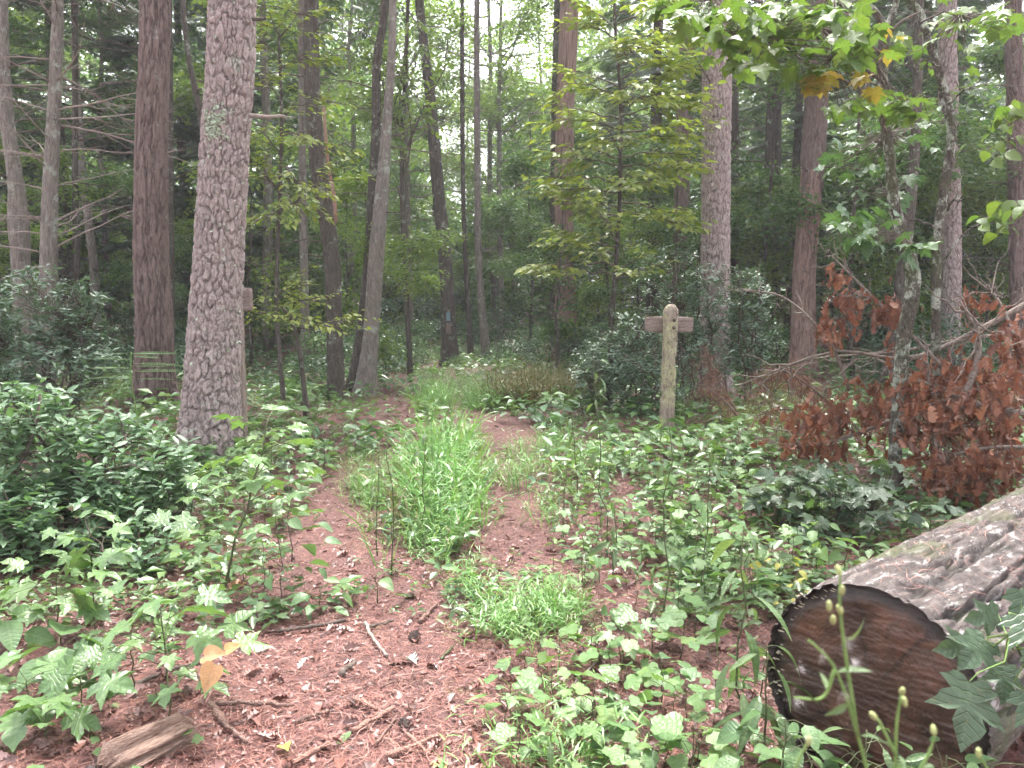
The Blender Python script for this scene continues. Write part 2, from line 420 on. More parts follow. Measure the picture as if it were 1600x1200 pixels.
def _blade(b):
    v = np.array([[-0.035, 0, 0], [0.035, 0, 0], [-0.045, 0.4, -0.05 * b], [0.045, 0.4, -0.05 * b], [-0.03, 0.75, -0.2 * b], [0.03, 0.75, -0.2 * b], [0, 1, -0.4 * b]])
    return v, np.array([[0, 1, 3], [0, 3, 2], [2, 3, 5], [2, 5, 4], [4, 5, 6]]), v[:, :2].copy()
T['blade'] = [_blade(0.6), _blade(1.2)]
def _merge_t(parts):
    v, f, u, n = [], [], [], 0
    for a, b, c in parts:
        v.append(a); f.append(b + n); u.append(c); n += len(a)
    return np.concatenate(v), np.concatenate(f), np.concatenate(u)
def _xf(t, pos, axis, nrm, s):
    Rm = frames(np.array([axis]), np.array([nrm]))[0]
    return (t[0] * s) @ Rm.T + np.asarray(pos, float), t[1], t[2]
def _cluster(n, rad, ls, flat=0.5):
    out = []
    for i in range(n):
        a = rng.uniform(0, 2 * math.pi); r = rad * math.sqrt(rng.uniform())
        p = (r * math.cos(a), r * math.sin(a), rng.normal(0, rad * 0.3))
        ax = (math.cos(a) + rng.normal(0, .5), math.sin(a) + rng.normal(0, .5), rng.normal(-0.15, 0.25))
        out.append(_xf(T['flake'][0], p, ax, rng.normal(0, flat, 3) + [0, 0, 1], ls * rng.uniform(0.7, 1.2)))
    return _merge_t(out)
T['cluster'] = [_cluster(9, 0.24, 0.115) for _ in range(4)]
T['cluster_small'] = [_cluster(10, 0.16, 0.07, 0.7) for _ in range(3)]
def _seedl(n):
    out = []
    for i in range(n):
        a = i * 2.4 + rng.uniform(0, 1); h = 0.35 + 0.6 * i / n
        ax = (math.cos(a), math.sin(a), rng.normal(0, .2))
        out.append(_xf(T['flake'][i % 2], (0.1 * math.cos(a), 0.1 * math.sin(a), h), ax, (0.3 * rng.normal(), 0.3 * rng.normal(), 1), rng.uniform(0.5, 0.8)))
    st = (np.array([[-.015, 0, 0], [.015, 0, 0], [0, 0, 0.9]]), np.array([[0, 1, 2]]), np.zeros((3, 2)))
    return _merge_t(out + [st])
T['seedl'] = [_seedl(n) for n in (4, 5, 6, 7)]
def _needle_frond():
    out = []
    for i in range(11):
        t = 0.06 + 0.9 * i / 11
        for s in (-1, 1):
            L = 0.34 * math.sin(math.pi * (0.18 + 0.8 * t)) + 0.05
            a = 0.95 + rng.normal(0, .1)
            d = np.array([s * math.sin(a), math.cos(a), rng.normal(-0.15, .1)]); sd_ = np.array([math.cos(a), -s * math.sin(a), 0]) * 0.03
            b = np.array([0, t, -0.12 * t * t])
            out.append((np.stack([b - sd_, b + sd_, b + d * L]), np.array([[0, 1, 2]]), np.zeros((3, 2))))
    ax = np.array([[-.012, 0, 0], [.012, 0, 0], [0, 1.0, -0.13]])
    out.append((ax, np.array([[0, 1, 2]]), np.zeros((3, 2))))
    return _merge_t(out)
T['needles'] = [_needle_frond() for _ in range(3)]
def _pinnate(n, ll, droop):
    out = []
    for i in range(n):
        t = 0.12 + 0.85 * i / n
        for s in (-1, 1):
            L = ll * (math.sin(math.pi * (0.12 + 0.82 * t)) ** 0.6)
            out.append(_xf(T['small'][0], (0, t, -droop * t * t), (s, 0.45, -0.1), (0.1 * s, 0, 1), L))
    ax = np.array([[-.008, 0, 0], [.008, 0, 0], [0, 1.0, -droop]])
    out.append((ax, np.array([[0, 1, 2]]), np.zeros((3, 2))))
    return _merge_t(out)
T['frond'] = [_pinnate(13, 0.24, 0.3), _pinnate(13, 0.2, 0.55)]
T['spray'] = [_pinnate(20, 0.085, 0.08), _pinnate(20, 0.08, 0.12)]
def _needle(b):
    v = np.array([[0, 0, 0], [b - 0.5, 0.45, 0], [b + 0.5, 0.45, 0], [0, 1, 0]]) * [0.02, 1, 1]
    return v, np.array([[0, 2, 1], [1, 2, 3]]), v[:, :2].copy()
T['needle'] = [_needle(2), _needle(-6), _needle(7)]

_tm = {}
def tmesh(kind, i, mat):
    k = (kind, i, mat.name)
    if k not in _tm:
        v, f, u = T[kind][i]
        _tm[k] = mesh_np(kind + '_piece', v, f, {'v': np.zeros(len(v)), 'lu': u[:, 0], 'lv': u[:, 1]}, mat)
    return _tm[k]

def scatter_mesh(name, kind, pos, Rm, size, mat, off=(0, 0, 0), vals=None):
    """many pieces joined into one mesh"""
    pos = np.asarray(pos, float) - np.asarray(off, float)
    n = len(pos); size = np.broadcast_to(size, (n,)); tv = T[kind]
    pick = rng.integers(0, len(tv), n)
    if vals is None: vals = rng.uniform(0, 1, n)
    V, Fc, A, U, W = [], [], [], [], []; base = 0
    for i, (v, f, u) in enumerate(tv):
        s = np.nonzero(pick == i)[0]
        if not len(s): continue
        vv = np.einsum('nij,kj->nki', Rm[s], v) * size[s, None, None] + pos[s, None]
        V.append(vv.reshape(-1, 3))
        Fc.append((f[None] + (np.arange(len(s)) * len(v))[:, None, None] + base).reshape(-1, 3))
        A.append(np.repeat(vals[s], len(v))); U.append(np.tile(u[:, 0], len(s))); W.append(np.tile(u[:, 1], len(s)))
        base += len(s) * len(v)
    return mesh_np(name, np.concatenate(V), np.concatenate(Fc), {'v': np.concatenate(A), 'lu': np.concatenate(U), 'lv': np.concatenate(W)}, mat)

def leaves(parent, org, kind, pos, axis, nrm, size, mat, cap=300, name='leaf', rest='foliage'):
    """leaves of one thing: the largest in view as parts, the others joined"""
    pos = np.asarray(pos, float); n = len(pos)
    if n == 0: return
    Rm = frames(axis, nrm); size = np.broadcast_to(np.asarray(size, float), (n,))
    org = np.asarray(org, float)
    px, py, f = proj(pos)
    sco = size / f
    sco = np.where((px > -10) & (px < 1610) & (py > -10) & (py < 1210), sco, sco * 1e-3)
    order = np.argsort(-sco)
    nv = len(T[kind])
    for j in order[:cap]:
        o = bpy.data.objects.new(name, tmesh(kind, int(j) % nv, mat))
        COL.objects.link(o); o.parent = parent
        m4 = Matrix.Identity(4)
        s = float(size[j]); r = Rm[j] * s; q = pos[j] - org
        o.matrix_basis = Matrix(((r[0, 0], r[0, 1], r[0, 2], q[0]), (r[1, 0], r[1, 1], r[1, 2], q[1]), (r[2, 0], r[2, 1], r[2, 2], q[2]), (0, 0, 0, 1)))
    k = order[cap:]
    if len(k):
        link(rest, scatter_mesh(rest, kind, pos[k], Rm[k], size[k], mat, org), parent, kind='stuff')

def rand_dirs(n, up=0.0, sp=1.0):
    a = rng.uniform(0, 2 * math.pi, n)
    return np.stack([np.cos(a), np.sin(a), rng.normal(up, 0.25 * sp, n)], -1)

# ------------------------------------------------------------------ ground
def axis_steps(lo, hi, near, s0, g):
    a = [0.0]; s = s0
    while a[-1] < hi:
        if a[-1] > near: s *= g
        a.append(a[-1] + s)
    b = [0.0]; s = s0
    while b[-1] > lo:
        if -b[-1] > near: s *= g
        b.append(b[-1] - s)
    return np.array(b[:0:-1] + a)
xs = axis_steps(-300, 300, 4.0, 0.06, 1.13)
ys = axis_steps(-60, 400, 8.0, 0.06, 1.11)
gx, gy = np.meshgrid(xs, ys)
gzz = gz(gx, gy) + 0.006 * np.sin(gx * 23 + 3 * np.sin(gy * 9)) * np.sin(gy * 19 + 2 * np.sin(gx * 11)) + rng.normal(0, 0.003, gx.shape)
nx, ny = len(xs), len(ys)
ii, jj = np.meshgrid(np.arange(ny - 1), np.arange(nx - 1), indexing='ij')
q0 = (ii * nx + jj).ravel()
gm, nt, bs, out = mat_new('needle_covered_soil')
tc = N(nt, 'ShaderNodeTexCoord')
na = N(nt, 'ShaderNodeTexNoise', i_Scale=1.1, i_Detail=5.0, i_Roughness=0.6)
nb = N(nt, 'ShaderNodeTexNoise', i_Scale=38.0, i_Detail=6.0, i_Roughness=0.75)
nb.inputs['Distortion'].default_value = 1.5
nc = N(nt, 'ShaderNodeTexVoronoi', i_Scale=60.0)
for q in (na, nb, nc): nt.links.new(tc.outputs['Object'], q.inputs['Vector'])
c1 = ramp(nt, [(0.34, (0.022, 0.011, 0.011)), (0.46, (0.09, 0.036, 0.033)), (0.58, (0.18, 0.076, 0.068)), (0.7, (0.29, 0.145, 0.135))], nb.outputs['Fac'])
c2 = ramp(nt, [(0.35, (0.07, 0.032, 0.028)), (0.6, (0.2, 0.085, 0.072))], na.outputs['Fac'])
col = mixc(nt, 0.25, c1.outputs[0], c2.outputs[0])
ms = N(nt, 'ShaderNodeTexNoise', i_Scale=2.3, i_Detail=7.0, i_Roughness=0.7)
nt.links.new(tc.outputs['Object'], ms.inputs['Vector'])
mf = ramp(nt, [(0.62, (0, 0, 0)), (0.7, (1, 1, 1))], ms.outputs['Fac'])
col = mixc(nt, mathn(nt, 'MULTIPLY', mf.outputs[0], 0.55), col, (0.14, 0.15, 0.04))
nt.links.new(col, bs.inputs['Base Color'])
bs.inputs['Roughness'].default_value = 0.7
bp = N(nt, 'ShaderNodeBump', i_Strength=0.9, i_Distance=0.02)
nt.links.new(mathn(nt, 'ADD', nb.outputs['Fac'], mathn(nt, 'MULTIPLY', nc.outputs['Distance'], 0.6)), bp.inputs['Height'])
nt.links.new(bp.outputs[0], bs.inputs['Normal'])
tag(link('ground', mesh_np('ground', np.stack([gx, gy, gzz], -1).reshape(-1, 3), np.stack([q0, q0 + 1, q0 + nx + 1, q0 + nx], -1), None, gm)),
    'red brown forest floor of needles and soil', kind='structure')

# ------------------------------------------------------------------ trunks
def vor(u, w, cu, cw, wrap, seed):
    """cellular pattern on a bark sheet: returns F2-F1, a random number per cell and the offset in the cell"""
    r = np.random.default_rng(seed)
    nu = max(3, int(round(wrap / cu))); cu = wrap / nu
    nw = int(w.max() / cw) + 4
    jx = r.uniform(0.1, 0.9, (nu, nw)); jy = r.uniform(0.1, 0.9, (nu, nw)); idv = r.uniform(0, 1, (nu, nw))
    a = u / cu; b = w / cw + 1
    ia = np.floor(a).astype(int); ib = np.floor(b).astype(int)
    f1 = np.full(u.shape, 9.0); f2 = f1.copy(); ident = np.zeros(u.shape); off = np.zeros(u.shape)
    for da in (-1, 0, 1):
        for db in (-1, 0, 1):
            ca, cb = ia + da, np.clip(ib + db, 0, nw - 1)
            X = ca + jx[ca % nu, cb] - a; Y = ib + db + jy[ca % nu, cb] - b
            d = np.sqrt(X * X + Y * Y)
            closer = d < f1
            f2 = np.where(closer, f1, np.minimum(f2, d))
            ident = np.where(closer, idv[ca % nu, cb], ident)
            off = np.where(closer, Y, off)
            f1 = np.where(closer, d, f1)
    return f2 - f1, ident, off

def vnoise(u, w, s, seed):
    r = np.random.default_rng(seed); t = r.uniform(0, 1, (64, 64))
    a = u / s; b = w / s; i = np.floor(a).astype(int); j = np.floor(b).astype(int)
    x = a - i; y = b - j; x = x * x * (3 - 2 * x); y = y * y * (3 - 2 * y)
    g = lambda p, q: t[p % 64, q % 64]
    return (g(i, j) * (1 - x) + g(i + 1, j) * x) * (1 - y) + (g(i, j + 1) * (1 - x) + g(i + 1, j + 1) * x) * y

def bark_tube(name, pts, rad, nth, dl, kind, mat, off, seed=1, top_fine=None):
    """trunk with real bark relief"""
    pts = np.asarray(pts, float); rad = np.asarray(rad, float)
    L = np.concatenate([[0], np.cumsum(np.linalg.norm(np.diff(pts, axis=0), axis=1))])
    s = [0.0]
    while s[-1] < L[-1]:
        s.append(s[-1] + (dl if top_fine is None or s[-1] < top_fine else dl * 12))
    s = np.array(s); s[-1] = L[-1]
    c = np.stack([np.interp(s, L, pts[:, k]) for k in range(3)], -1)
    r = np.interp(s, L, rad)
    t = norm(np.gradient(c, axis=0))
    ref = np.array([1.0, 0, 0]) if abs(t[0, 2]) > 0.7 else np.array([0, 0, 1.0])
    a = norm(np.cross(t, ref)); b = np.cross(t, a)
    th = np.arange(nth) * 2 * math.pi / nth
    U, W = np.meshgrid(th * rad.mean(), s)
    wrap = 2 * math.pi * rad.mean()
    nz = lambda su, sw, k: vnoise(U / su, W / sw, 1.0, seed + k) - 0.5
    cell = np.zeros(U.shape)
    if kind == 'plates':
        wu = 0.045 * nz(0.07, 0.09, 11) + 0.02 * nz(0.025, 0.03, 12); ww = 0.07 * nz(0.06, 0.08, 13) + 0.025 * nz(0.02, 0.03, 14)
        e, idn, offc = vor((U + wu) % wrap, np.clip(W + ww, 0, None), 0.05, 0.15, wrap, seed)
        e2, id2, of2 = vor((U + wu * 1.5) % wrap, np.clip(W + ww * 1.5, 0, None), 0.024, 0.032, wrap, seed + 5)
        pl_ = np.clip(e * 5.5, 0, 1)
        disp = 0.015 * pl_ + 0.007 * idn * pl_ + 0.011 * (id2 - 0.3) * (0.4 + pl_) + 0.004 * nz(0.008, 0.008, 15)
        cell = id2 * pl_
    elif kind == 'furrow':
        e = np.abs(nz(0.042, 0.36, 11) + 0.55 * nz(0.021, 0.13, 12) + 0.2 * nz(0.01, 0.05, 13)) * 1.6
        e2, id2, _ = vor(U % wrap, np.clip(W + 0.03 * nz(0.03, 0.05, 14), 0, None), 0.02, 0.07, wrap, seed + 3)
        pl_ = np.clip(e * 3.4, 0, 1)
        disp = 0.026 * pl_ ** 0.8 + 0.006 * id2 * pl_ + 0.005 * nz(0.01, 0.03, 15)
        cell = id2 * pl_
    elif kind == 'log':
        e = np.abs(nz(0.055, 0.75, 11) + 0.5 * nz(0.028, 0.25, 12) + 0.2 * nz(0.012, 0.06, 13)) * 1.7
        e2, id2, _ = vor((U + 0.02 * nz(0.03, 0.05, 17)) % wrap, np.clip(W + 0.03 * nz(0.03, 0.04, 14), 0, None), 0.03, 0.06, wrap, seed + 3)
        pl_ = np.clip(e * 3.2, 0, 1)
        disp = 0.036 * pl_ ** 0.7 + 0.010 * nz(0.03, 0.09, 15) + 0.007 * nz(0.012, 0.035, 16) + 0.003 * id2 * pl_
        e2 = np.ones(U.shape); cell = id2 * pl_
    else:
        disp = 0.01 * (vnoise(U, W * 0.3, 0.03, seed) - 0.3) + 0.006 * (vnoise(U, W, 0.02, seed + 1) - 0.5)
    if kind == 'log': disp = (disp - disp.mean()) * np.clip(0.35 + s / 0.15, 0.35, 1)[:, None]
    rr = r[:, None] + disp - disp.mean()
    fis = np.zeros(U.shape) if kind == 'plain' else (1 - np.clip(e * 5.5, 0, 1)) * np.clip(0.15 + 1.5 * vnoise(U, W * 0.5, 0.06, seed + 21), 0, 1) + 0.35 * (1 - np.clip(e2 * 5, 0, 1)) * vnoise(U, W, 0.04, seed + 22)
    if kind != 'log':
        fl = np.exp(-s / 0.28)[:, None]
        rr = rr * (1 + 0.42 * fl * (1 + 0.5 * np.sin(th * 5 + seed)[None]))
    v = c[:, None] + rr[..., None] * (a[:, None] * np.cos(th)[None, :, None] + b[:, None] * np.sin(th)[None, :, None])
    m = len(s)
    i = np.arange(m - 1)[:, None] * nth; j = np.arange(nth)[None]; j2 = (j + 1) % nth
    f = np.stack([i + j, i + j2, i + nth + j2, i + nth + j], -1).reshape(-1, 4)
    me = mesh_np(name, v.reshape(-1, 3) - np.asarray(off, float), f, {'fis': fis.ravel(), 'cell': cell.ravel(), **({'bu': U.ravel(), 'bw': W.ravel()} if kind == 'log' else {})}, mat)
    return me, rr

def branch_mesh(p0, d, L, r, mat, off, twigs=5, droop=0.15, tl=0.45, k=5):
    """one limb with its twigs"""
    tb = Tubes(); d = norm(d); n = 7
    t = np.linspace(0, 1, n)[:, None]
    pts = p0 + d * L * t + np.array([0, 0, -droop * L]) * t ** 2 + np.cumsum(rng.normal(0, 0.02 * L, (n, 3)), 0) * t
    tb.add(pts, r * (1 - 0.8 * t[:, 0]), k)
    for _ in range(twigs):
        u = rng.uniform(0.25, 0.95); b = pts[int(u * (n - 1))]
        td = norm(d * 0.7 + np.cross(d, [0, 0, 1]) * rng.choice([-1, 1]) * rng.uniform(0.5, 1) + rng.normal(0, 0.2, 3))
        q = curve_pts(b, b + td * L * tl * rng.uniform(0.4, 1.0), 5, 0.03, 0.012)
        tb.add(q, r * 0.35 * np.linspace(1, 0.3, 5), 4)
    return tb.mesh('branch', mat, off), pts

# shared crowns and distant trees ------------------------------------------------
def conifer_proto(H, r, spread, low, dens, seed):
    """a conifer: (trunk with limbs, crown)"""
    tb = Tubes(); zs = np.linspace(0, H, 14)
    wob = np.cumsum(np.random.default_rng(seed).normal(0, 0.03, (14, 2)), 0)
    ax = np.concatenate([wob, zs[:, None]], 1)
    tb.add(ax, r * (1 - 0.85 * zs / H) + 0.01, 9)
    pos, axs = [], []
    z = 1.2
    while z < H - 0.4:
        for _ in range(rng.integers(3, 6)):
            a = rng.uniform(0, 2 * math.pi); t = z / H
            L = spread * (1 - t) ** 0.7 * rng.uniform(0.55, 1.1) + 0.3
            if z < low: L *= rng.uniform(0.5, 1)
            d = np.array([math.cos(a), math.sin(a), 0.15 * (t - 0.4)])
            c = np.array([np.interp(z, zs, ax[:, 0]), np.interp(z, zs, ax[:, 1]), z])
            tt = np.linspace(0, 1, 6)[:, None]
            bp_ = c + d * L * tt + [0, 0, -0.18 * L] * tt ** 2 + rng.normal(0, 0.02, (6, 3))
            tb.add(bp_, (0.018 * (1 - t) + 0.006) * np.linspace(1, 0.25, 6), 3, False)
            live = 1.0 if z > low else 0.25
            side = np.array([-d[1], d[0], 0])
            for u in np.arange(0.25, 1.0, 0.11):
                b = c + d * L * u + [0, 0, -0.18 * L * u * u]
                for s in (-1, 1):
                    tl = 0.35 * L * (1.1 - u)
                    e = b + (side * s * 0.8 + d * 0.6) * tl
                    if live < 1 and rng.uniform() < 0.7:
                        tb.add(np.stack([b, (b + e) / 2 + rng.normal(0, .02, 3), e]), [0.006, 0.005, 0.003], 3, False)
                    for w in (0.3, 0.75, 1.0):
                        if rng.uniform() < live * dens:
                            pos.append(b + (e - b) * w); axs.append(side * s * rng.uniform(0.3, 1) + d * rng.uniform(0.4, 1) + [0, 0, -0.25])
        z += rng.uniform(0.28, 0.5)
    pos = np.array(pos); axs = np.array(axs)
    n = len(pos)
    nr = rng.normal(0, 0.3, (n, 3)) + [0, 0, 1]
    cm = scatter_mesh('crown', 'needles', pos, frames(axs, nr), rng.uniform(0.28, 0.5, n), M['conifer'])
    return tb.mesh('trunk', M['dark_bark']), cm

def broad_proto(H, r, base, rad, ncl, mat, kind='cluster', bark='grey_bark', lean=0.0):
    tb = Tubes(); zs = np.linspace(0, H * 0.92, 12)
    ax = np.stack([lean * zs + np.cumsum(rng.normal(0, 0.05, 12)), np.cumsum(rng.normal(0, 0.05, 12)), zs], -1)
    tb.add(ax, r * (1 - 0.8 * zs / H), 9)
    pos, axs = [], []
    nl = max(8, ncl // 75)
    for i in range(nl):
        z = rng.uniform(base, H * 0.9); a = i * 2.4 + rng.uniform(0, 1)
        c = np.array([np.interp(z, zs, ax[:, 0]), np.interp(z, zs, ax[:, 1]), z])
        t = (z - base) / (H - base)
        L = rad * math.sqrt(max(0.1, 1 - (2 * t - 0.8) ** 2 * 0.6)) * rng.uniform(0.6, 1.1)
        d = np.array([math.cos(a), math.sin(a), rng.uniform(0.0, 0.6)])
        q = curve_pts(c, c + d * L, 6, -0.05 * L, 0.04 * L)
        tb.add(q, r * 0.3 * np.linspace(1, 0.15, 6), 4, False)
        for _ in range(5):
            u = rng.uniform(0.3, 1); b = q[int(u * 5)]
            e = b + norm(d + rng.normal(0, 0.7, 3)) * L * rng.uniform(0.2, 0.45)
            tb.add(np.stack([b, (b + e) / 2 + [0, 0, .03], e]), [0.012, 0.009, 0.004], 3, False)
            m = 15
            w = rng.uniform(0.1, 1.15, m)[:, None]
            pp = b + (e - b) * w + rng.normal(0, 0.16, (m, 3)) * [1, 1, 0.6]
            pos.append(pp); axs.append(rand_dirs(m))
    pos = np.concatenate(pos); axs = np.concatenate(axs)
    nr = rng.normal(0, 0.3, pos.shape) + [0, 0, 1]
    cm = scatter_mesh('crown', kind, pos, frames(axs, nr), rng.uniform(0.8, 1.4, len(pos)), mat)
    return tb.mesh('trunk', M[bark]), cm

CON = [conifer_proto(15, 0.15, 2.6, 4.0, 0.5, 3), conifer_proto(12, 0.12, 2.4, 2.2, 0.55, 4), conifer_proto(17, 0.17, 2.8, 6.0, 0.5, 5), conifer_proto(7, 0.06, 1.7, 1.0, 0.6, 6)]
BRD = [broad_proto(13, 0.11, 4.0, 3.1, 1200, M['broad']), broad_proto(15, 0.12, 4.5, 3.3, 1300, M['broad_pale']),
       broad_proto(6, 0.05, 1.2, 2.0, 760, M['broad_pale'], 'cluster', 'dark_bark'), broad_proto(7.5, 0.055, 1.3, 2.2, 900, M['broad'], 'cluster', 'dark_bark')]

LM_FAR = [(10, 'far left edge trunk'), (75, 'slim lichen spotted trunk'), (240, 'furrowed dark trunk'), (345, 'plated pine'), (515, 'crooked dark trunk'), (588, 'pale curved trunk'), (700, 'blue marked trunk'), (884, 'thick reddish trunk'), (965, 'layered yellow green tree'), (1118, 'pale pine by the signpost'), (1265, 'broken red trunk'), (1400, 'forked lichened tree'), (1485, 'pale pine at right'), (1590, 'right edge trunk')]
def where_far(x, d):
    px = 800 + FPX * x / d
    a, nm = min(LM_FAR, key=lambda t: abs(t[0] - px))
    dep = 'just behind' if d < 20 else ('behind' if d < 27 else 'far behind')
    return '%s and %s of the %s' % (dep, 'left' if px < a else 'right', nm)
def tree_copy(proto, name, label, cat, loc, rot, s, group):
    o = thing(name, label, cat, loc, group)
    o.rotation_euler.z = rot
    o.scale = (s, s, s)
    link('trunk', proto[0], o); link('crown', proto[1], o)
    return o

# the trees one can tell apart: (x, y, width) in photo pixels from the bottom up, at a distance
def named_tree(name, label, d, px, H, bark, hero=None, group=None, crown=None, dead=0, dl=1.4, dcol='twig', seed=1, zlow=1.6, zhigh=6.5, cs=0.62):
    p = np.array(px, float)
    w = P(p[:, 0], p[:, 1], d); r = p[:, 2] * d / FPX / 2
    base = w[0] + (w[0] - w[1]) / (w[0, 2] - w[1, 2]) * (0 - w[0, 2]) if abs(w[0, 2]) > 0.02 else w[0]
    base = np.array([base[0], d, 0.0]); base[2] = float(gz(base[0], d)) - 0.06
    pts = [base] if w[0, 2] > base[2] + 0.15 else []
    rad = [r[0] * 1.04] if len(pts) else []
    pts += list(w); rad += list(r)
    if len(pts[0:1]) and w[0, 2] <= base[2] + 0.15: pts[0] = base
    top = w[-1]; dr = norm(w[-1] - w[-2]) * [0.5, 0.5, 1]
    if H > top[2] + 1:
        for f_ in (0.33, 0.66, 1.0):
            pts.append(top + dr / dr[2] * (H - top[2]) * f_); rad.append(r[-1] * (1 - 0.65 * f_))
    line = smooth_line(np.concatenate([np.array(pts), np.array(rad)[:, None]], 1), 60)
    o = thing(name, label, 'tree', base, group)
    if hero:
        nth, step, kind = hero
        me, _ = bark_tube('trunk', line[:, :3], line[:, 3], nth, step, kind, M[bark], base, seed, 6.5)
    else:
        me, _ = bark_tube('trunk', line[:, :3], line[:, 3], 22, 0.09, 'plain', M[bark], base, seed, 9)
    link('trunk', me, o)
    for i in range(dead):
        z = rng.uniform(zlow, zhigh)
        c = np.array([np.interp(z, line[:, 2], line[:, k]) for k in range(3)])
        a = rng.uniform(0, 2 * math.pi)
        L = dl * rng.uniform(0.4, 1.1)
        m, _ = branch_mesh(c, np.array([math.cos(a), 0.5 * math.sin(a), rng.uniform(-0.1, 0.45)]), L, 0.011 + 0.006 * rng.uniform(), M[dcol], base, 6, rng.uniform(-0.1, 0.3))
        link('branch', m, o)
    if crown is not None:
        c = link('crown', crown, o)
        tip = line[-1, :3] - base
        # the shared crown's own trunk is about 15 m tall; hang it so that its top ends above the tip
        c.location = (tip[0], tip[1], tip[2] - 13.5 * cs); c.rotation_euler.z = rng.uniform(0, 6.28); c.scale = (cs, cs, cs)
    return o, line, base

HC, HC2, HB, HB2 = CON[0][1], CON[2][1], BRD[0][1], BRD[1][1]
pine, pl, pb = named_tree('pine_tree', 'thick pine with plated grey pink bark, nearest tree left of the path', 7.4,
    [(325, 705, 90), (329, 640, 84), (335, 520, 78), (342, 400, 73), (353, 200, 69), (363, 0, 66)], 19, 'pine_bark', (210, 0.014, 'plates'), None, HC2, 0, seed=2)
oak, ol, ob = named_tree('oak_tree', 'straight dark red brown trunk with furrowed bark behind the left laurel', 10.5,
    [(242, 640, 57), (241, 500, 53), (236, 400, 50), (237, 200, 45), (242, 0, 41)], 20, 'oak_bark', (160, 0.022, 'furrow'), None, HB2, 3, 2.2, seed=3, zlow=4, zhigh=7)
rp, rl, rb = named_tree('pine_tree', 'straight pale pine trunk rising behind the signpost and laurel', 12.0,
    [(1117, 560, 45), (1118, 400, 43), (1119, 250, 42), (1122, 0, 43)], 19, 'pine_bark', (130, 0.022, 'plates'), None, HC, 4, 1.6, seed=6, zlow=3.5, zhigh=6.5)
named_tree('pine_tree', 'pale pine trunk near the right edge behind the slender lichened trees', 14.0,
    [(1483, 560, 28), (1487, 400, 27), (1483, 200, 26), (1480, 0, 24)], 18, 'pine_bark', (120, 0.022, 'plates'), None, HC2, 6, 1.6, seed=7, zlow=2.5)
named_tree('pine_tree', 'grey trunk at the far left edge with a burl, leaning', 12.0,
    [(38, 520, 28), (32, 400, 27), (29, 345, 30), (24, 280, 22), (10, 180, 20), (3, 60, 18), (1, 0, 18)], 16, 'grey_bark', None, None, HC, 10, 1.6, seed=8)
named_tree('pine_tree', 'slim lichen spotted trunk with whorls of dead branches at far left', 11.0,
    [(73, 560, 27), (76, 400, 25), (79, 280, 22), (86, 140, 18), (89, 60, 17), (90, 0, 16)], 15, 'grey_bark', None, None, HC2, 34, 1.8, 'pale_twig', seed=9, zlow=1.9, zhigh=5.8)
named_tree('tree', 'thin dark trunk half hidden behind the furrowed dark trunk', 14.5,
    [(266, 560, 15), (264, 300, 14), (262, 0, 12)], 15, 'dark_bark', None, None, HC, 6, 1.8, seed=10)
named_tree('tree', 'small dark leaning tree between the furrowed trunk and the plated pine', 12.5,
    [(345, 420, 11), (318, 205, 10), (305, 140, 9), (295, 90, 8), (285, 0, 7)], 10, 'dark_bark', None, None, None, 6, 1.0, seed=11)
t6, l6, b6 = named_tree('tree', 'crooked dark trunk right of the plated pine with a red stick leaning on it', 12.0,
    [(526, 612, 25), (522, 500, 25), (519, 410, 24), (509, 330, 25), (496, 250, 25), (488, 140, 24), (486, 60, 23), (487, 0, 21)], 14, 'dark_bark', (70, 0.03, 'plain'), None, HB, 9, 1.6, seed=12, zlow=2)
named_tree('tree', 'pale grey curved trunk left of the path, one of a close pair', 13.0,
    [(573, 592, 29), (580, 520, 24), (588, 400, 24), (597, 300, 21), (604, 200, 15), (611, 100, 12), (614, 0, 11)], 15, 'grey_bark', (70, 0.03, 'plain'), None, HB2, 5, 1.5, seed=13, zlow=2.5)
named_tree('tree', 'dark thinner trunk touching the pale grey curved trunk', 13.4,
    [(553, 600, 19), (567, 500, 17), (577, 400, 16), (582, 300, 15), (588, 200, 14), (589, 100, 13), (602, 0, 12)], 14, 'dark_bark', None, None, HB, 5, 1.5, seed=14, zlow=2.5)
t8, l8, b8 = named_tree('tree', 'curved grey trunk at the end of the path with a small blue paint mark', 18.0,
    [(702, 552, 26), (700, 480, 21), (695, 400, 21), (686, 310, 19), (679, 230, 18), (672, 150, 16), (661, 60, 14), (655, 0, 13)], 16, 'dark_bark', (60, 0.05, 'plain'), None, HB2, 5, 1.6, seed=15, zlow=4, zhigh=8)
named_tree('tree', 'thin straight trunk right of the blue marked trunk', 18.5,
    [(759, 548, 14), (752, 470, 11), (747, 380, 10), (746, 250, 10), (745, 100, 9), (745, 0, 8)], 15, 'grey_bark', None, None, HB, 10, 1.5, seed=16, zlow=2.5, zhigh=8)
named_tree('tree', 'thinnest trunk between the blue marked trunk and the thin straight one', 20.0,
    [(735, 540, 9), (727, 400, 7), (723, 250, 7), (722, 0, 6)], 14, 'dark_bark', None, None, None, 9, 1.3, seed=17, zlow=2.5, zhigh=8)
t11, l11, b11 = named_tree('tree', 'thick reddish trunk right of the path end behind the yellow green leaves', 18.0,
    [(884, 545, 36), (884, 480, 33), (883, 400, 27), (881, 300, 28), (884, 150, 27), (890, 0, 27)], 18, 'red_bark', (110, 0.03, 'furrow'), None, HC, 4, 1.6, seed=18, zlow=4, zhigh=8)
named_tree('tree', 'dark trunk close behind the reddish trunk', 20.5, [(868, 540, 18), (868, 300, 17), (874, 0, 16)], 16, 'dark_bark', None, None, HC2, 8, 1.6, seed=19, zlow=3, zhigh=8)
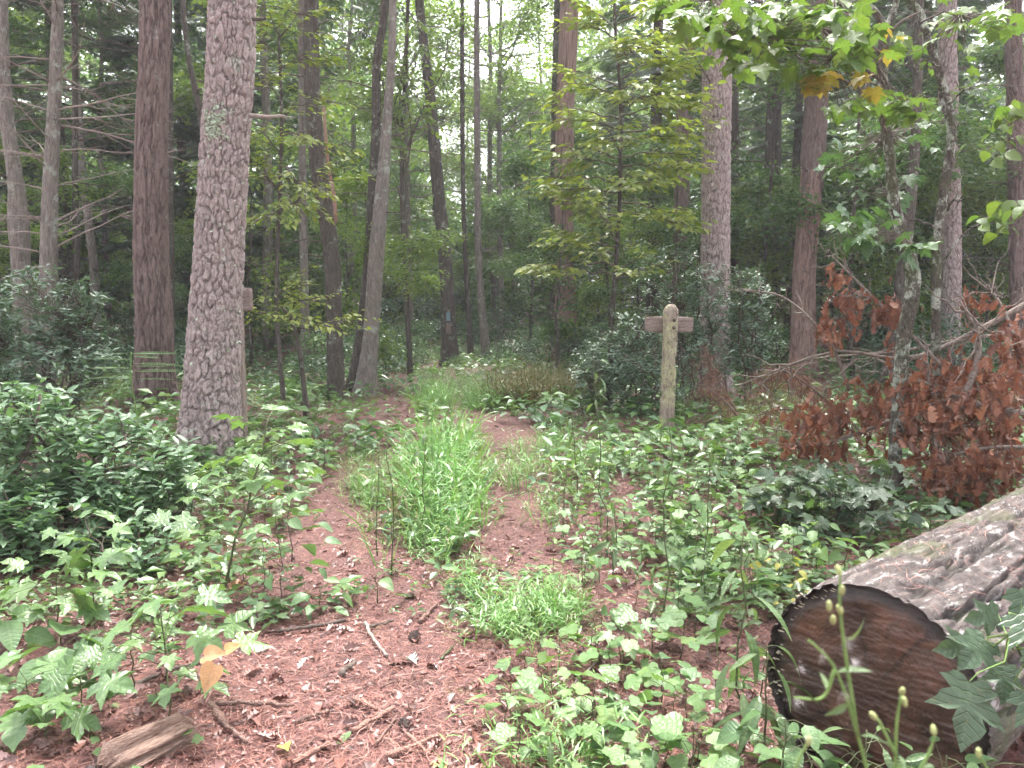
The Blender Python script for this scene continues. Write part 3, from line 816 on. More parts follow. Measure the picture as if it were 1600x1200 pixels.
named_tree('tree', 'dark trunk seen above the signpost left of the pale pine', 18.5, [(1062, 420, 22), (1068, 200, 23), (1074, 60, 24), (1075, 0, 24)], 17, 'oak_bark', None, None, HB, 8, 1.6, seed=20, zlow=3, zhigh=8)
named_tree('tree', 'dark thin trunk just right of the pale pine behind the signpost', 19.5, [(1150, 480, 13), (1148, 250, 13), (1146, 0, 12)], 16, 'dark_bark', None, None, HC, 10, 1.6, seed=21, zlow=2, zhigh=8)
named_tree('tree', 'left one of two thin dark trunks between the pale pine and the broken red trunk', 20.0, [(1190, 500, 13), (1196, 350, 12), (1204, 150, 11), (1206, 0, 10)], 15, 'dark_bark', None, None, HC2, 12, 1.7, seed=22, zlow=2, zhigh=8)
named_tree('tree', 'right one of two thin dark trunks between the pale pine and the broken red trunk', 21.0, [(1212, 500, 12), (1214, 300, 12), (1217, 0, 10)], 15, 'dark_bark', None, None, None, 12, 1.7, seed=23, zlow=2, zhigh=8)
t17, l17, b17 = named_tree('tree', 'broken trunk with bare reddish wood below and dark bark above', 15.0,
    [(1255, 510, 36), (1257, 420, 33), (1264, 330, 32), (1270, 250, 31), (1276, 140, 29), (1279, 0, 27)], 16, 'red_bark', (110, 0.03, 'furrow'), None, HC, 5, 1.5, seed=24, zlow=3, zhigh=7)
named_tree('tree', 'dark leaning trunk behind the fork of the slender lichened tree', 12.5, [(1398, 530, 25), (1410, 430, 20), (1424, 300, 16), (1432, 180, 14), (1436, 0, 12)], 14, 'dark_bark', None, None, HB, 6, 1.3, seed=25)
named_tree('tree', 'trunk cut by the right edge of the picture', 14.0, [(1592, 520, 24), (1590, 350, 24), (1586, 150, 23), (1583, 0, 22)], 17, 'oak_bark', (90, 0.03, 'furrow'), None, HC2, 8, 1.7, seed=26, zlow=2)
named_tree('tree', 'thin dark trunk between the two left edge trunks and the furrowed trunk', 15.5, [(122, 520, 10), (118, 300, 9), (116, 0, 8)], 13, 'dark_bark', None, None, HC, 14, 1.6, seed=27, zlow=1.6)
named_tree('tree', 'thin grey trunk seen between the plated pine and the crooked dark trunk', 17.0, [(478, 600, 15), (475, 420, 13), (472, 200, 11), (470, 0, 10)], 14, 'grey_bark', None, None, HC2, 12, 1.5, seed=28, zlow=2)

# dark bark left on the upper half of the broken trunk, paint marks, stub and stick
def cuff(line, base, z0, z1, mat, name, parent, grow=0.012, nth=60, ragged=0.25, half=None):
    s = (line[:, 2] >= z0) & (line[:, 2] <= z1)
    zz = np.linspace(z0, z1, 50)
    c = np.stack([np.interp(zz, line[:, 2], line[:, k]) for k in range(4)], -1)
    th = np.linspace(*(half or (0, 2 * math.pi)), nth)
    V = []
    for k, t in enumerate(th):
        lo = ragged * (vnoise(np.array([t * 3.0]), np.array([1.0]), 1.0, 7)[0]) if ragged else 0
        z = np.maximum(zz, z0 + lo)
        cx = np.interp(z, zz, c[:, 0]); cy = np.interp(z, zz, c[:, 1]); r = np.interp(z, zz, c[:, 3]) + grow + 0.008 * np.sin(z * 40 + t * 17) * np.sin(t * 9) * (1 if ragged else 0)
        V.append(np.stack([cx + r * np.cos(t), cy + r * np.sin(t), z], -1))
    V = np.array(V).reshape(-1, 3); n = 50
    i = np.arange(nth - 1)[:, None] * n; j = np.arange(n - 1)[None]
    f = np.stack([i + j, i + n + j, i + n + j + 1, i + j + 1], -1).reshape(-1, 4)
    return link(name, mesh_np(name, V - base, f, None, mat), parent)
cuff(l17, b17, 3.1, 9.0, M['oak_bark'], 'bark', t17, 0.03, ragged=1.3)
def paint(name, col):
    m, nt, bs, out = mat_new(name); bs.inputs['Base Color'].default_value = (*col, 1); bs.inputs['Roughness'].default_value = 0.7
    ns = N(nt, 'ShaderNodeTexNoise', i_Scale=30.0, i_Detail=5.0)
    nt.links.new(mixc(nt, ns.outputs['Fac'], tuple(c * 0.5 for c in col), tuple(min(1, c * 1.3) for c in col)), bs.inputs['Base Color'])
    return m
zb = lambda py, d: float(P(700, py, d)[2])
cuff(l8, b8, zb(501, 18), zb(488, 18), paint('blue_paint', (0.16, 0.24, 0.28)), 'paint_mark', t8, 0.016, 12, 0, (-1.75, -1.25))
cuff(l8, b8, zb(521, 18), zb(504, 18), M['oak_bark'], 'bark_scar', t8, 0.016, 12, 0, (-1.85, -1.2))
tb = Tubes(); q = np.stack([P(392, 181, 7.3), P(420, 183, 7.2), P(438, 181, 7.15), P(450, 183, 7.15)])
tb.add(q, [0.022, 0.018, 0.014, 0.004], 8); link('branch', tb.mesh('branch', M['pale_twig'], pb), pine)
tb = Tubes(); tb.add(np.stack([P(1178 / 1600 * 540 - 2, 30, 7.3), P(415, 29, 7.2)]), [0.02, 0.01], 8); link('branch', tb.mesh('branch', M['twig'], pb), pine)
tb = Tubes(); q = smooth_line(np.stack([P(504, 150, 11.8), P(508, 200, 11.75), P(513, 260, 11.7), P(521, 300, 11.7), P(525, 347, 11.7)]), 14)
tb.add(q, np.full(14, 0.03) * np.linspace(0.6, 1, 14), 7)
o = link('hanging_stick', tb.mesh('hanging_stick', M['red_stick'], q[0]), None, tuple(q[0])); tag(o, 'reddish bare stick hanging against the crooked dark trunk', 'stick')
# lichen on the big pine: pale crusts standing off the bark
lm, nt, bs, out = mat_new('pale_lichen')
ns = N(nt, 'ShaderNodeTexNoise', i_Scale=60.0, i_Detail=5.0)
nt.links.new(mixc(nt, ns.outputs['Fac'], (0.25, 0.32, 0.22), (0.5, 0.55, 0.42)), bs.inputs['Base Color']); bs.inputs['Roughness'].default_value = 0.9
n = 260
lx = np.concatenate([rng.normal(332, 9, n), rng.uniform(296, 390, 60)]); ly = np.concatenate([rng.normal(192, 17, n), rng.uniform(0, 640, 60)])
lz = P(lx, ly, 7.2)[:, 2]
cc = np.stack([np.interp(lz, pl[:, 2], pl[:, k]) for k in range(4)], -1)
sx = np.clip((P(lx, ly, 7.15)[:, 0] - cc[:, 0]) / cc[:, 3], -0.97, 0.97)
an = -np.arccos(sx)
rr_ = cc[:, 3] + 0.014
lp = np.stack([cc[:, 0] + rr_ * np.cos(an), cc[:, 1] + rr_ * np.sin(an), lz], -1)
nn = np.stack([np.cos(an), np.sin(an), 0 * an], -1) + rng.normal(0, 0.3, (len(an), 3))
me = scatter_mesh('lichen', 'small', lp, frames(rng.normal(0, 1, (len(an), 3)), nn), rng.uniform(0.015, 0.045, len(an)), lm, pb)
o = link('lichen', me, pine, kind='stuff')

# ------------------------------------------------------------------ forest behind
taken = [(l[0], l[1]) for l in [(float(o.location.x), float(o.location.y)) for o in COL.objects if o.get('category') == 'tree']]
def far_spot(dmin, dmax, xmin, xmax, gap=1.3):
    for _ in range(60):
        d = rng.uniform(dmin, dmax); px = rng.uniform(xmin, xmax)
        x = (px - 800) / FPX * d
        if all((x - a) ** 2 + (d - b) ** 2 > gap ** 2 for a, b in taken):
            taken.append((x, d)); return x, d
    return x, d
def in_path(x, d):
    px = 800 + FPX * x / d
    return 610 < px < 760 and d < 24
for i in range(38):
    left = i % 2 == 0
    x, d = far_spot(15, 38, -150, 520) if left else far_spot(16, 38, 960, 1750)
    k = int(rng.choice([0, 1, 2, 3], p=[0.3, 0.3, 0.2, 0.2]))
    lab = ['tall dark conifer ', 'dark conifer ', 'very tall dark conifer ', 'young low dark conifer '][k] + where_far(x, d)
    tree_copy(CON[k], 'conifer_tree', lab, 'tree', (x, d, float(gz(x, d)) - 0.05), rng.uniform(0, 6.28), rng.uniform(0.85, 1.2), 'conifers left of the path' if left else 'conifers right of the path')
for i in range(29):
    x, d = far_spot(17, 42, -100, 1700) if i < 16 else far_spot(23, 42, 520, 1010, 1.0)
    if in_path(x, d) and d < 22: x -= 4
    k = int(rng.choice([0, 1])) if i < 16 else 1
    tree_copy(BRD[k], 'broadleaf_tree', ('tall broadleaf tree ' if k == 0 else 'tall pale green broadleaf tree ') + where_far(x, d), 'tree', (x, d, float(gz(x, d)) - 0.05), rng.uniform(0, 6.28), rng.uniform(0.85, 1.15), 'tall broadleaf trees in the wood behind')
for i in range(64):
    x, d = far_spot(13.5, 34, -100, 1700, 0.8)
    px = 800 + FPX * x / d
    if 600 < px < 780 and d < 25: d = rng.uniform(25, 36)
    k = int(rng.choice([2, 3]))
    tree_copy(BRD[k], 'understory_tree', ('small pale green leafy tree ' if k == 2 else 'small green leafy tree ') + where_far(x, d), 'tree', (x, d, float(gz(x, d)) - 0.05), rng.uniform(0, 6.28), rng.uniform(0.6, 1.1), 'small understory trees among the trunks')
# far wood, one mass
def wood(n, d0, d1, hfun, zp, s0, s1, mat):
    a = rng.uniform(-0.95, 0.95, n); dd = rng.uniform(d0, d1, n)
    xx = np.tan(a) * dd
    zz = hfun(800 + FPX * np.tan(a), xx) * rng.uniform(0, 1, n) ** zp + gz(xx, dd)
    pos = np.stack([xx, dd, zz], -1) + rng.normal(0, 0.3, (n, 3))
    return scatter_mesh('distant_wood', 'flake', pos, frames(rand_dirs(n), rng.normal(0, .5, (n, 3)) + [0, -0.3, 1]), rng.uniform(s0, s1, n), mat)
tall = lambda p, x: 17 - 9.0 * np.exp(-((p - 750) / 130) ** 2) + 1.8 * np.sin(x * 0.35) + 1.3 * np.sin(x * 0.9 + 1)
low = lambda p, x: 6.5 + 1.3 * np.sin(x * 0.5) + 1.0 * np.sin(x * 1.3 + 1)
tag(link('distant_wood', wood(72000, 42, 62, tall, 0.9, 0.4, 0.9, M['broad'])), 'mass of far trees and leaves behind the trunks', kind='stuff')
tag(link('distant_undergrowth', wood(60000, 27, 44, low, 1.3, 0.18, 0.4, M['broad'])), 'mass of dark undergrowth far behind the trunks', kind='stuff')

# low shrubs under the far trees
def bush_proto(r, h, n, mat):
    pos = rng.normal(0, 1, (n, 3)); pos = norm(pos) * rng.uniform(0.5, 1, (n, 1)) ** 0.5
    pos = pos * [r, r, h * 0.55] + [0, 0, h * 0.5]
    pos[:, 2] = np.clip(pos[:, 2], 0.05, None)
    tb = Tubes()
    for k in range(9):
        e = pos[rng.integers(0, n)]
        tb.add(curve_pts((rng.normal(0, .08), rng.normal(0, .08), 0), e, 5, 0, 0.04), np.linspace(0.016, 0.004, 5), 4, False)
    cm = scatter_mesh('foliage', 'cluster_small', pos, frames(rand_dirs(n), rng.normal(0, .4, (n, 3)) + [0, 0, 1]), rng.uniform(0.8, 1.4, n), mat)
    return tb.mesh('stem', M['dark_bark']), cm
BUSH = [bush_proto(0.8, 1.1, 150, M['under']), bush_proto(1.0, 0.8, 170, M['under']), bush_proto(0.6, 0.7, 90, M['cover'])]
def bush(k, x, y, s, label, group, name='low_shrub'):
    o = thing(name, label, 'shrub', (x, y, float(gz(x, y)) - 0.03), group)
    o.rotation_euler.z = rng.uniform(0, 6.28); o.scale = (s, s, s * rng.uniform(0.8, 1.2))
    link('stem', BUSH[k][0], o); link('foliage', BUSH[k][1], o)
for i in range(70):
    d = rng.uniform(12.5, 30); px = rng.uniform(-60, 1660)
    if 600 < px < 900 and d < 20: continue
    if 560 < px < 640 and d < 15: continue
    bush(int(rng.integers(0, 3)), (px - 800) / FPX * d, d, rng.uniform(0.6, 1.2), 'low leafy shrub ' + where_far((px - 800) / FPX * d, d), 'low shrubs on the shaded floor')
for px, d, s in ((660, 18.5, 0.45), (690, 19.5, 0.5), (715, 17.5, 0.35), (640, 17.6, 0.5), (640, 20.5, 0.7), (760, 19.5, 0.6), (800, 18.2, 0.7), (850, 17.4, 0.7), (930, 16, 0.9), (600, 17, 0.8), (720, 24, 1.2), (640, 26, 1.5), (680, 30, 1.8), (770, 23, 1.1)):
    bush(int(rng.integers(0, 3)), (px - 800) / FPX * d, d, s, 'low path end shrub ' + where_far((px - 800) / FPX * d, d), 'low shrubs at the path end')

# ------------------------------------------------------------------ laurels
def laurel(name, label, blobs, mat, nros, lsize, stems, stemmat='twig', cap=300, per=7):
    """an evergreen shrub of leaf whorls; blobs = (px, py, rx, ry, d, depth radius) in the photo"""
    B = []
    for (cx, cy, rx, ry, d, dr) in blobs:
        c = P(cx, cy, d); B.append((c, rx * d / FPX, ry * d / FPX, dr))
    w = np.array([b[1] * b[2] for b in B]); w /= w.sum()
    base = np.mean([b[0] for b in B], 0); base[2] = float(gz(base[0], base[1]))
    o = thing(name, label, 'shrub', base)
    tips = []
    for b, wi in zip(B, w):
        k = int(nros * wi) + 1
        u = norm(rng.normal(0, 1, (k, 3))) * rng.uniform(0.25, 1, (k, 1)) ** 0.45
        u[:, 1] = np.where(u[:, 1] > 0.5, u[:, 1] * 0.6, u[:, 1])
        p = b[0] + u * [b[1], b[3], b[2]] + rng.normal(0, 0.03, (k, 3))
        tips.append(p)
    tips = np.concatenate(tips)
    tips = tips[tips[:, 2] > gz(tips[:, 0], tips[:, 1]) + 0.06]
    tb = Tubes()
    roots = []
    for i in range(stems):
        b = B[rng.choice(len(B), p=w)][0]
        r0 = np.array([b[0] + rng.normal(0, 0.25), b[1] + rng.normal(0, 0.2), 0]); r0[2] = gz(r0[0], r0[1]) - 0.03
        m_ = b + rng.normal(0, 0.15, 3)
        q = curve_pts(r0, m_, 7, 0, 0.035); tb.add(q, np.linspace(0.017, 0.009, 7), 5); roots.append(q)
    allp = np.concatenate(roots)
    for p in tips[::2]:
        j = np.argmin(((allp - p) ** 2).sum(1) + np.where(allp[:, 2] > p[2], 1.0, 0))
        q = curve_pts(allp[j], p, 5, 0.02, 0.02); tb.add(q, np.linspace(0.007, 0.003, 5), 3, False)
    link('stem', tb.mesh('stem', M[stemmat], base), o)
    pos, axs, nrm = [], [], []
    for p in tips:
        lean = rng.normal(0, 0.35, 3) + [0, 0, 1]
        k = per + int(rng.integers(-1, 2)); a0 = rng.uniform(0, 6.28)
        for i in range(k):
            a = a0 + i * 2 * math.pi / k + rng.normal(0, .2); up = rng.uniform(-0.25, 0.75)
            d = np.array([math.cos(a), math.sin(a), up]) + lean * 0.15
            pos.append(p - np.array([0, 0, 0.03]) * (i % 3)); axs.append(d); nrm.append(lean + [0, 0, 0.3])
    pos = np.array(pos)
    leaves(o, base, 'laurel', pos, np.array(axs), np.array(nrm), lsize * rng.uniform(0.7, 1.2, len(pos)), mat, cap)
    return o

laurel('laurel_shrub', 'large glossy laurel shrub filling the left edge in front of the pine', [(60, 700, 110, 100, 5.0, 0.5), (190, 730, 100, 90, 5.0, 0.45), (110, 800, 130, 70, 4.7, 0.45), (250, 760, 55, 70, 5.2, 0.3), (30, 640, 60, 50, 5.3, 0.4), (230, 850, 60, 40, 4.4, 0.3), (20, 800, 50, 80, 4.6, 0.35)],
       M['laurel'], 720, 0.088, 22)
laurel('laurel_shrub', 'dark blue green laurel at the left edge under the slim trunks', [(60, 480, 90, 65, 8.5, 0.7), (130, 520, 50, 70, 8.6, 0.5), (20, 560, 60, 70, 8.3, 0.6), (100, 580, 90, 50, 8.2, 0.6)],
       M['laurel_dark'], 620, 0.085, 16)
laurel('laurel_shrub', 'dark laurel left of and behind the wooden signpost', [(960, 555, 60, 55, 10.6, 0.7), (1000, 520, 50, 50, 10.8, 0.6), (1010, 600, 60, 50, 10.2, 0.6), (930, 590, 40, 40, 10.6, 0.5)],
       M['laurel_dark'], 560, 0.082, 14)
laurel('laurel_shrub', 'tall dark laurel right of the signpost around the pale pine', [(1050, 430, 55, 45, 10.9, 0.6), (1110, 470, 55, 60, 10.7, 0.5), (1160, 440, 40, 30, 10.8, 0.4), (1090, 560, 60, 60, 10.6, 0.6), (1160, 530, 60, 50, 10.8, 0.5), (1170, 480, 40, 30, 10.9, 0.4)],
       M['laurel_dark'], 640, 0.082, 16)

# ------------------------------------------------------------------ leafy trees with leaves that can be told apart
def spray_tree(o, base, trunk_line, specs, kind, mat, size, name_stem='branch', twig='twig', cap=300, flat=0.25, droop=-0.15):
    """specs: (start height on trunk or point, tip point, leaf count, spread)"""
    pos, axs, nrm = [], [], []
    for (s, e, n, sp) in specs:
        s = np.asarray(s, float); e = np.asarray(e, float)
        tb = Tubes(); L = np.linalg.norm(e - s)
        q = curve_pts(s, e, 8, -0.04 * L, 0.02 * L); tb.add(q, np.linspace(0.008 + 0.006 * L, 0.003, 8), 5, False)
        d = norm(e - s); side = norm(np.cross(d, [0, 0, 1]))
        for k in range(max(3, n // 9)):
            u = rng.uniform(0.3, 1.0); b = q[int(u * 7)]
            sg = rng.choice([-1, 1])
            tl = sp * rng.uniform(0.5, 1.1)
            te = b + norm(d * 0.7 + side * sg * rng.uniform(0.2, 1.1) + rng.normal(0, 0.12, 3)) * tl
            tw = curve_pts(b, te, 5, 0.03 * tl, 0.01); tb.add(tw, np.linspace(0.005, 0.0015, 5), 3, False)
            td = norm(te - b); ts = norm(np.cross(td, [0, 0, 1]))
            for j in range(9):
                v = 0.2 + 0.8 * j / 8; p = b + (te - b) * v
                pos.append(p + rng.normal(0, 0.015, 3)); axs.append(td * 0.8 + ts * (1 if j % 2 else -1) * rng.uniform(0.5, 1) + [0, 0, droop + rng.normal(0, 0.12)])
                nrm.append(rng.normal(0, flat, 3) + [0, 0, 1])
        link(name_stem, tb.mesh(name_stem, M[twig], base), o)
    pos = np.array(pos)
    leaves(o, base, kind, pos, np.array(axs), np.array(nrm), size * rng.uniform(0.65, 1.15, len(pos)), mat, cap)

# yellow green understory tree left of the pale pine
D = 11.0
o, bl, bb = named_tree('beech_tree', 'young tree with layered yellow green leaves left of the pale pine', D,
    [(954, 560, 8), (956, 500, 7), (962, 420, 7), (967, 340, 6), (970, 250, 6), (969, 150, 5), (962, 60, 4), (960, -30, 4)], 6.4, 'dark_bark', seed=31)
sp = []
def on_line(line, z): return np.array([np.interp(z, line[:, 2], line[:, k]) for k in range(3)])
for (sy, ex, ey, ed, n) in ((400, 870, 385, 10.3, 70), (430, 835, 430, 10.5, 40), (340, 900, 325, 10.3, 70), (330, 1060, 350, 10.6, 60), (300, 850, 300, 10.6, 60), (260, 1075, 265, 10.4, 80), (260, 880, 245, 10.4, 60),
        (220, 1085, 215, 11, 60), (200, 880, 190, 10.8, 60), (180, 1090, 165, 10.6, 80), (150, 890, 130, 10.8, 50), (140, 1070, 110, 10.8, 80), (110, 1000, 70, 10.0, 60), (90, 1080, 60, 11, 60), (60, 920, 40, 10.8, 50), (40, 1050, 15, 10.8, 70),
        (20, 950, -20, 10.8, 40), (440, 1000, 420, 10.2, 30), (380, 940, 350, 9.6, 50), (240, 960, 215, 9.6, 60), (170, 1010, 150, 9.6, 60), (300, 1010, 290, 9.8, 60)):
    sp.append((on_line(bl, P(960, sy, D)[2]), P(ex, ey, ed), int(n * 1.9), 0.6))
    sp.append((on_line(bl, P(960, sy - 14, D)[2]), P(ex + rng.uniform(-25, 25), ey - rng.uniform(10, 30), ed + rng.uniform(-0.3, 0.9)), n, 0.55))
spray_tree(o, bb, bl, sp, 'beech', M['beech'], 0.14)

# leafy understory trees left of centre
for lab, d, px, specs, mat, size in (
    ('small tree with yellow green leaves right of the plated pine', 10.5, [(440, 590, 7), (432, 480, 7), (436, 330, 6), (440, 200, 5), (436, 60, 4)],
        ((300, 395, 260, 10, 50), (260, 480, 300, 10, 60), (240, 400, 200, 10, 40), (210, 500, 230, 9.8, 60), (300, 470, 340, 9.8, 60), (330, 395, 350, 10, 40), (160, 410, 120, 10, 40), (180, 490, 160, 10, 40), (110, 470, 90, 10, 50), (90, 400, 60, 10.2, 50), (340, 540, 265, 9.8, 50), (60, 470, 20, 10, 50), (60, 415, 10, 10, 40)), 'beech', 0.1),
    ('low shrubby maple with browning leaves beside the crooked dark trunk', 9.6, [(478, 640, 8), (470, 560, 7), (455, 500, 6), (430, 470, 4)],
        ((500, 400, 490, 9.3, 40), (480, 500, 470, 9.2, 50), (470, 440, 455, 9.2, 50), (520, 540, 500, 9.2, 40), (490, 470, 500, 9.0, 50)), 'beech', 0.08),
    ('tall thin tree with blue green leaves above the path end', 16.0, [(640, 560, 8), (632, 400, 8), (628, 250, 7), (634, 100, 6), (640, -60, 5)],
        tuple((int(rng.uniform(-20, 330)), int(rng.uniform(540, 760)), int(rng.uniform(0, 310)), 15.5, 50) for _ in range(16)), 'broad_pale', 0.13)):
    o, ln, b_ = named_tree('understory_tree', lab, d, px, P(px[-1][0], px[-1][1], d)[2] + 0.8, 'dark_bark', seed=40)
    spray_tree(o, b_, ln, [(on_line(ln, P(500, sy, d)[2]), P(ex, ey, ed), int(n * 1.7), 0.55) for (sy, ex, ey, ed, n) in specs], 'beech', M[mat], size * 1.15)

# slender lichened trees on the right
ft, fl, fb = named_tree('maple_tree', 'slender dark forked tree with pale lichen patches beside the brown branch', 5.8,
    [(1402, 770, 19), (1398, 710, 18), (1405, 600, 20), (1412, 530, 22), (1426, 450, 22), (1423, 410, 21), (1408, 360, 19), (1396, 310, 16), (1390, 240, 15), (1378, 150, 15), (1380, 80, 15), (1384, 45, 16)], 0, 'mossy_bark', (48, 0.012, 'plain'), seed=50)
fork = P(1384, 45, 5.8)
for pts, rr in (([(1384, 48), (1368, 20), (1345, -4), (1310, -60), (1290, -180), (1300, -420)], 0.028), ([(1384, 48), (1395, 20), (1402, -5), (1412, -80), (1400, -220), (1430, -460)], 0.027)):
    tb = Tubes(); q = smooth_line(np.array([P(a, b, 5.8) for a, b in pts]), 20); tb.add(q, rr * np.linspace(1, 0.35, 20), 9)
    link('limb', tb.mesh('limb', M['mossy_bark'], fb), ft)
def leaf_blob(specs, size):
    pos, axs, nrm = [], [], []
    for (cx, cy, rx, ry, d, dr, n) in specs:
        k = n
        x = cx + rx * rng.normal(0, 0.5, k); y = cy + ry * rng.normal(0, 0.5, k); dd_ = d + rng.normal(0, dr * 0.5, k)
        pos.append(P(x, y, dd_)); a = rng.uniform(0, 6.28, k)
        axs.append(np.stack([np.cos(a), np.sin(a), rng.uniform(-1.0, 0.0, k)], -1)); nrm.append(rng.normal(0, 0.35, (k, 3)) + [0, -0.15, 1])
    return np.concatenate(pos), np.concatenate(axs), np.concatenate(nrm)
def twigs_to(o, base, pos, hubs, name='branch', mat='twig', r=0.004, every=1):
    hubs = np.asarray(hubs)
    for h in range(len(hubs)):
        sel = [p for p in pos[::every] if np.argmin(((hubs - p) ** 2).sum(1)) == h]
        if not sel: continue
        tb = Tubes()
        for p in sel: tb.add(curve_pts(hubs[h], p, 4, 0.02, 0.01), np.linspace(r, r * 0.35, 4), 3, False)
        link(name, tb.mesh(name, M[mat], base), o)
S_lit = [(1090, 15, 60, 25, 4.6, 0.5, 30), (1180, 25, 80, 30, 4.5, 0.6, 46), (1280, 20, 80, 30, 4.5, 0.6, 46), (1100, 45, 30, 20, 4.4, 0.3, 12), (1160, 90, 40, 35, 4.5, 0.4, 26), (1230, 60, 60, 30, 4.6, 0.5, 26),
         (1340, 60, 60, 25, 4.7, 0.4, 22), (1330, 75, 40, 25, 4.5, 0.4, 16), (1250, 110, 30, 15, 4.6, 0.3, 12), (1400, 160, 40, 20, 5.0, 0.3, 16), (1340, 160, 40, 14, 5, 0.3, 14), (1030, 10, 40, 20, 4.8, .4, 14), (1540, 30, 70, 40, 5.5, 0.6, 30), (1470, 60, 40, 60, 6.2, .5, 16)]
S_turn = [(1290, 125, 28, 12, 4.6, 0.2, 13), (1345, 115, 20, 10, 4.6, 0.2, 4), (1360, 138, 10, 6, 4.7, 0.1, 2), (1395, 65, 20, 20, 5, 0.2, 3)]
S_blue = [(1370, 270, 70, 40, 6.6, 0.5, 40), (1350, 340, 50, 20, 5.4, 0.3, 18), (1420, 200, 50, 40, 6.8, 0.5, 30), (1330, 230, 40, 30, 6.8, 0.4, 22), (1430, 390, 30, 20, 5.2, 0.2, 8), (1360, 370, 30, 14, 5.2, .2, 8)]
hubs = [P(1110, -20, 4.7), P(1200, 0, 4.7), P(1300, -10, 4.7), P(1180, 50, 4.6), P(1300, 90, 4.8), P(1370, 100, 5.2), P(1380, 170, 5.5), P(1060, -30, 4.9), P(1500, 20, 5.8)]
for h in hubs:
    tb = Tubes(); s = on_line(np.concatenate([fl[:, :3], np.zeros((len(fl), 1))], 1), min(h[2] - 0.15, fork[2])) if h[2] < fork[2] + 0.2 else P(1350, -20, 5.8)
    tb.add(curve_pts(s, h, 8, -0.05, 0.02), np.linspace(0.012, 0.005, 8), 5, False); link('branch', tb.mesh('branch', M['twig'], fb), ft)
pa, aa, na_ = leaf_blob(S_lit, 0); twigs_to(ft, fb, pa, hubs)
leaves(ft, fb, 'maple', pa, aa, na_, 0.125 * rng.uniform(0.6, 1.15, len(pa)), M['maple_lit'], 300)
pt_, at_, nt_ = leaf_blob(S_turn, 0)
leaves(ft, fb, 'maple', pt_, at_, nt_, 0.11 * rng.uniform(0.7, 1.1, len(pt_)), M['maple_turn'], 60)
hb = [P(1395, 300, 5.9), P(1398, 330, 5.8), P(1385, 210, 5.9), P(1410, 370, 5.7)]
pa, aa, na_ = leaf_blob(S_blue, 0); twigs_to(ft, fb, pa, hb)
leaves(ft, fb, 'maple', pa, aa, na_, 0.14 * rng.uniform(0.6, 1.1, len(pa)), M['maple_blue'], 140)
# lichen tufts on the forked trunk
s2, sl, sb = named_tree('sapling_tree', 'thin crooked tree right of the forked one, crossing the pale pine', 6.2,
    [(1463, 720, 15), (1462, 569, 14), (1463, 434, 13), (1466, 370, 13), (1472, 310, 13), (1481, 260, 13), (1487, 205, 14), (1480, 165, 15), (1470, 125, 12), (1460, 90, 11), (1448, 55, 11), (1438, 20, 10), (1425, 0, 10), (1410, -80, 8)], 0, 'mossy_bark', (40, 0.014, 'plain'), seed=51)
for (a, b) in (((1466, 112), (1415, 100)), ((1480, 170), (1530, 140)), ((1470, 340), (1520, 310)), ((1468, 360), (1400, 352)), ((1455, 75), (1500, 40)), ((1464, 420), (1560, 330))):
    s = P(*a, 6.2); e = P(*b, 6.0 + rng.uniform(-.6, .3)); tb = Tubes(); q = curve_pts(s, e, 8, -0.06, 0.015); tb.add(q, np.linspace(0.011, 0.004, 8), 5, False)
    for _ in range(3):
        k = q[rng.integers(3, 8)]; tb.add(curve_pts(k, k + rng.normal(0, 0.12, 3) + (e - s) * 0.3, 4, 0.02, 0.01), np.linspace(0.005, 0.002, 4), 3, False)
    link('branch', tb.mesh('branch', M['mossy_bark'], sb), s2)
# leaves reaching in at the right edge
o = thing('maple_sapling', 'light green leaves reaching in from the right edge at mid height', 'sapling', (3.6, 4.6, float(gz(3.6, 4.6))))
bs_ = np.array(o.location)
tb = Tubes(); q = smooth_line(np.array([bs_, bs_ + [0.05, 0.05, 0.8], bs_ + [-0.1, 0.1, 1.6], bs_ + [-0.3, 0, 2.3]]), 14); tb.add(q, np.linspace(0.016, 0.006, 14), 6); link('stem', tb.mesh('stem', M['twig'], bs_), o)
pa, aa, na_ = leaf_blob([(1580, 320, 30, 14, 4.2, 0.2, 16), (1560, 345, 30, 25, 4.4, 0.2, 22), (1585, 170, 26, 18, 4.4, .2, 18), (1560, 230, 40, 30, 4.8, .3, 16)], 0)
twigs_to(o, bs_, pa, [q[9], q[12], q[6]], 'branch')
leaves(o, bs_, 'ovate', pa, aa, na_, 0.1 * rng.uniform(0.6, 1.1, len(pa)), M['maple_lit'], 120)

# ------------------------------------------------------------------ signpost, board post
wm, nt, bs, out = mat_new('weathered_lichened_wood')
tc = N(nt, 'ShaderNodeTexCoord')
mp = N(nt, 'ShaderNodeMapping'); mp.inputs['Scale'].default_value = (40, 40, 4); nt.links.new(tc.outputs['Object'], mp.inputs['Vector'])
n1 = N(nt, 'ShaderNodeTexNoise', i_Scale=1.5, i_Detail=7.0, i_Roughness=0.7); nt.links.new(mp.outputs[0], n1.inputs['Vector'])
n2 = N(nt, 'ShaderNodeTexNoise', i_Scale=5.0, i_Detail=6.0, i_Roughness=0.7); nt.links.new(tc.outputs['Object'], n2.inputs['Vector'])
c = ramp(nt, [(0.3, (0.12, 0.08, 0.065)), (0.5, (0.27, 0.21, 0.17)), (0.7, (0.4, 0.33, 0.28))], n1.outputs['Fac'])
f = ramp(nt, [(0.45, (0, 0, 0)), (0.56, (1, 1, 1))], n2.outputs['Fac'])
yl = ramp(nt, [(0.3, (0.36, 0.34, 0.09)), (0.5, (0.44, 0.41, 0.27)), (0.66, (0.2, 0.23, 0.07))], n1.outputs['Fac'])
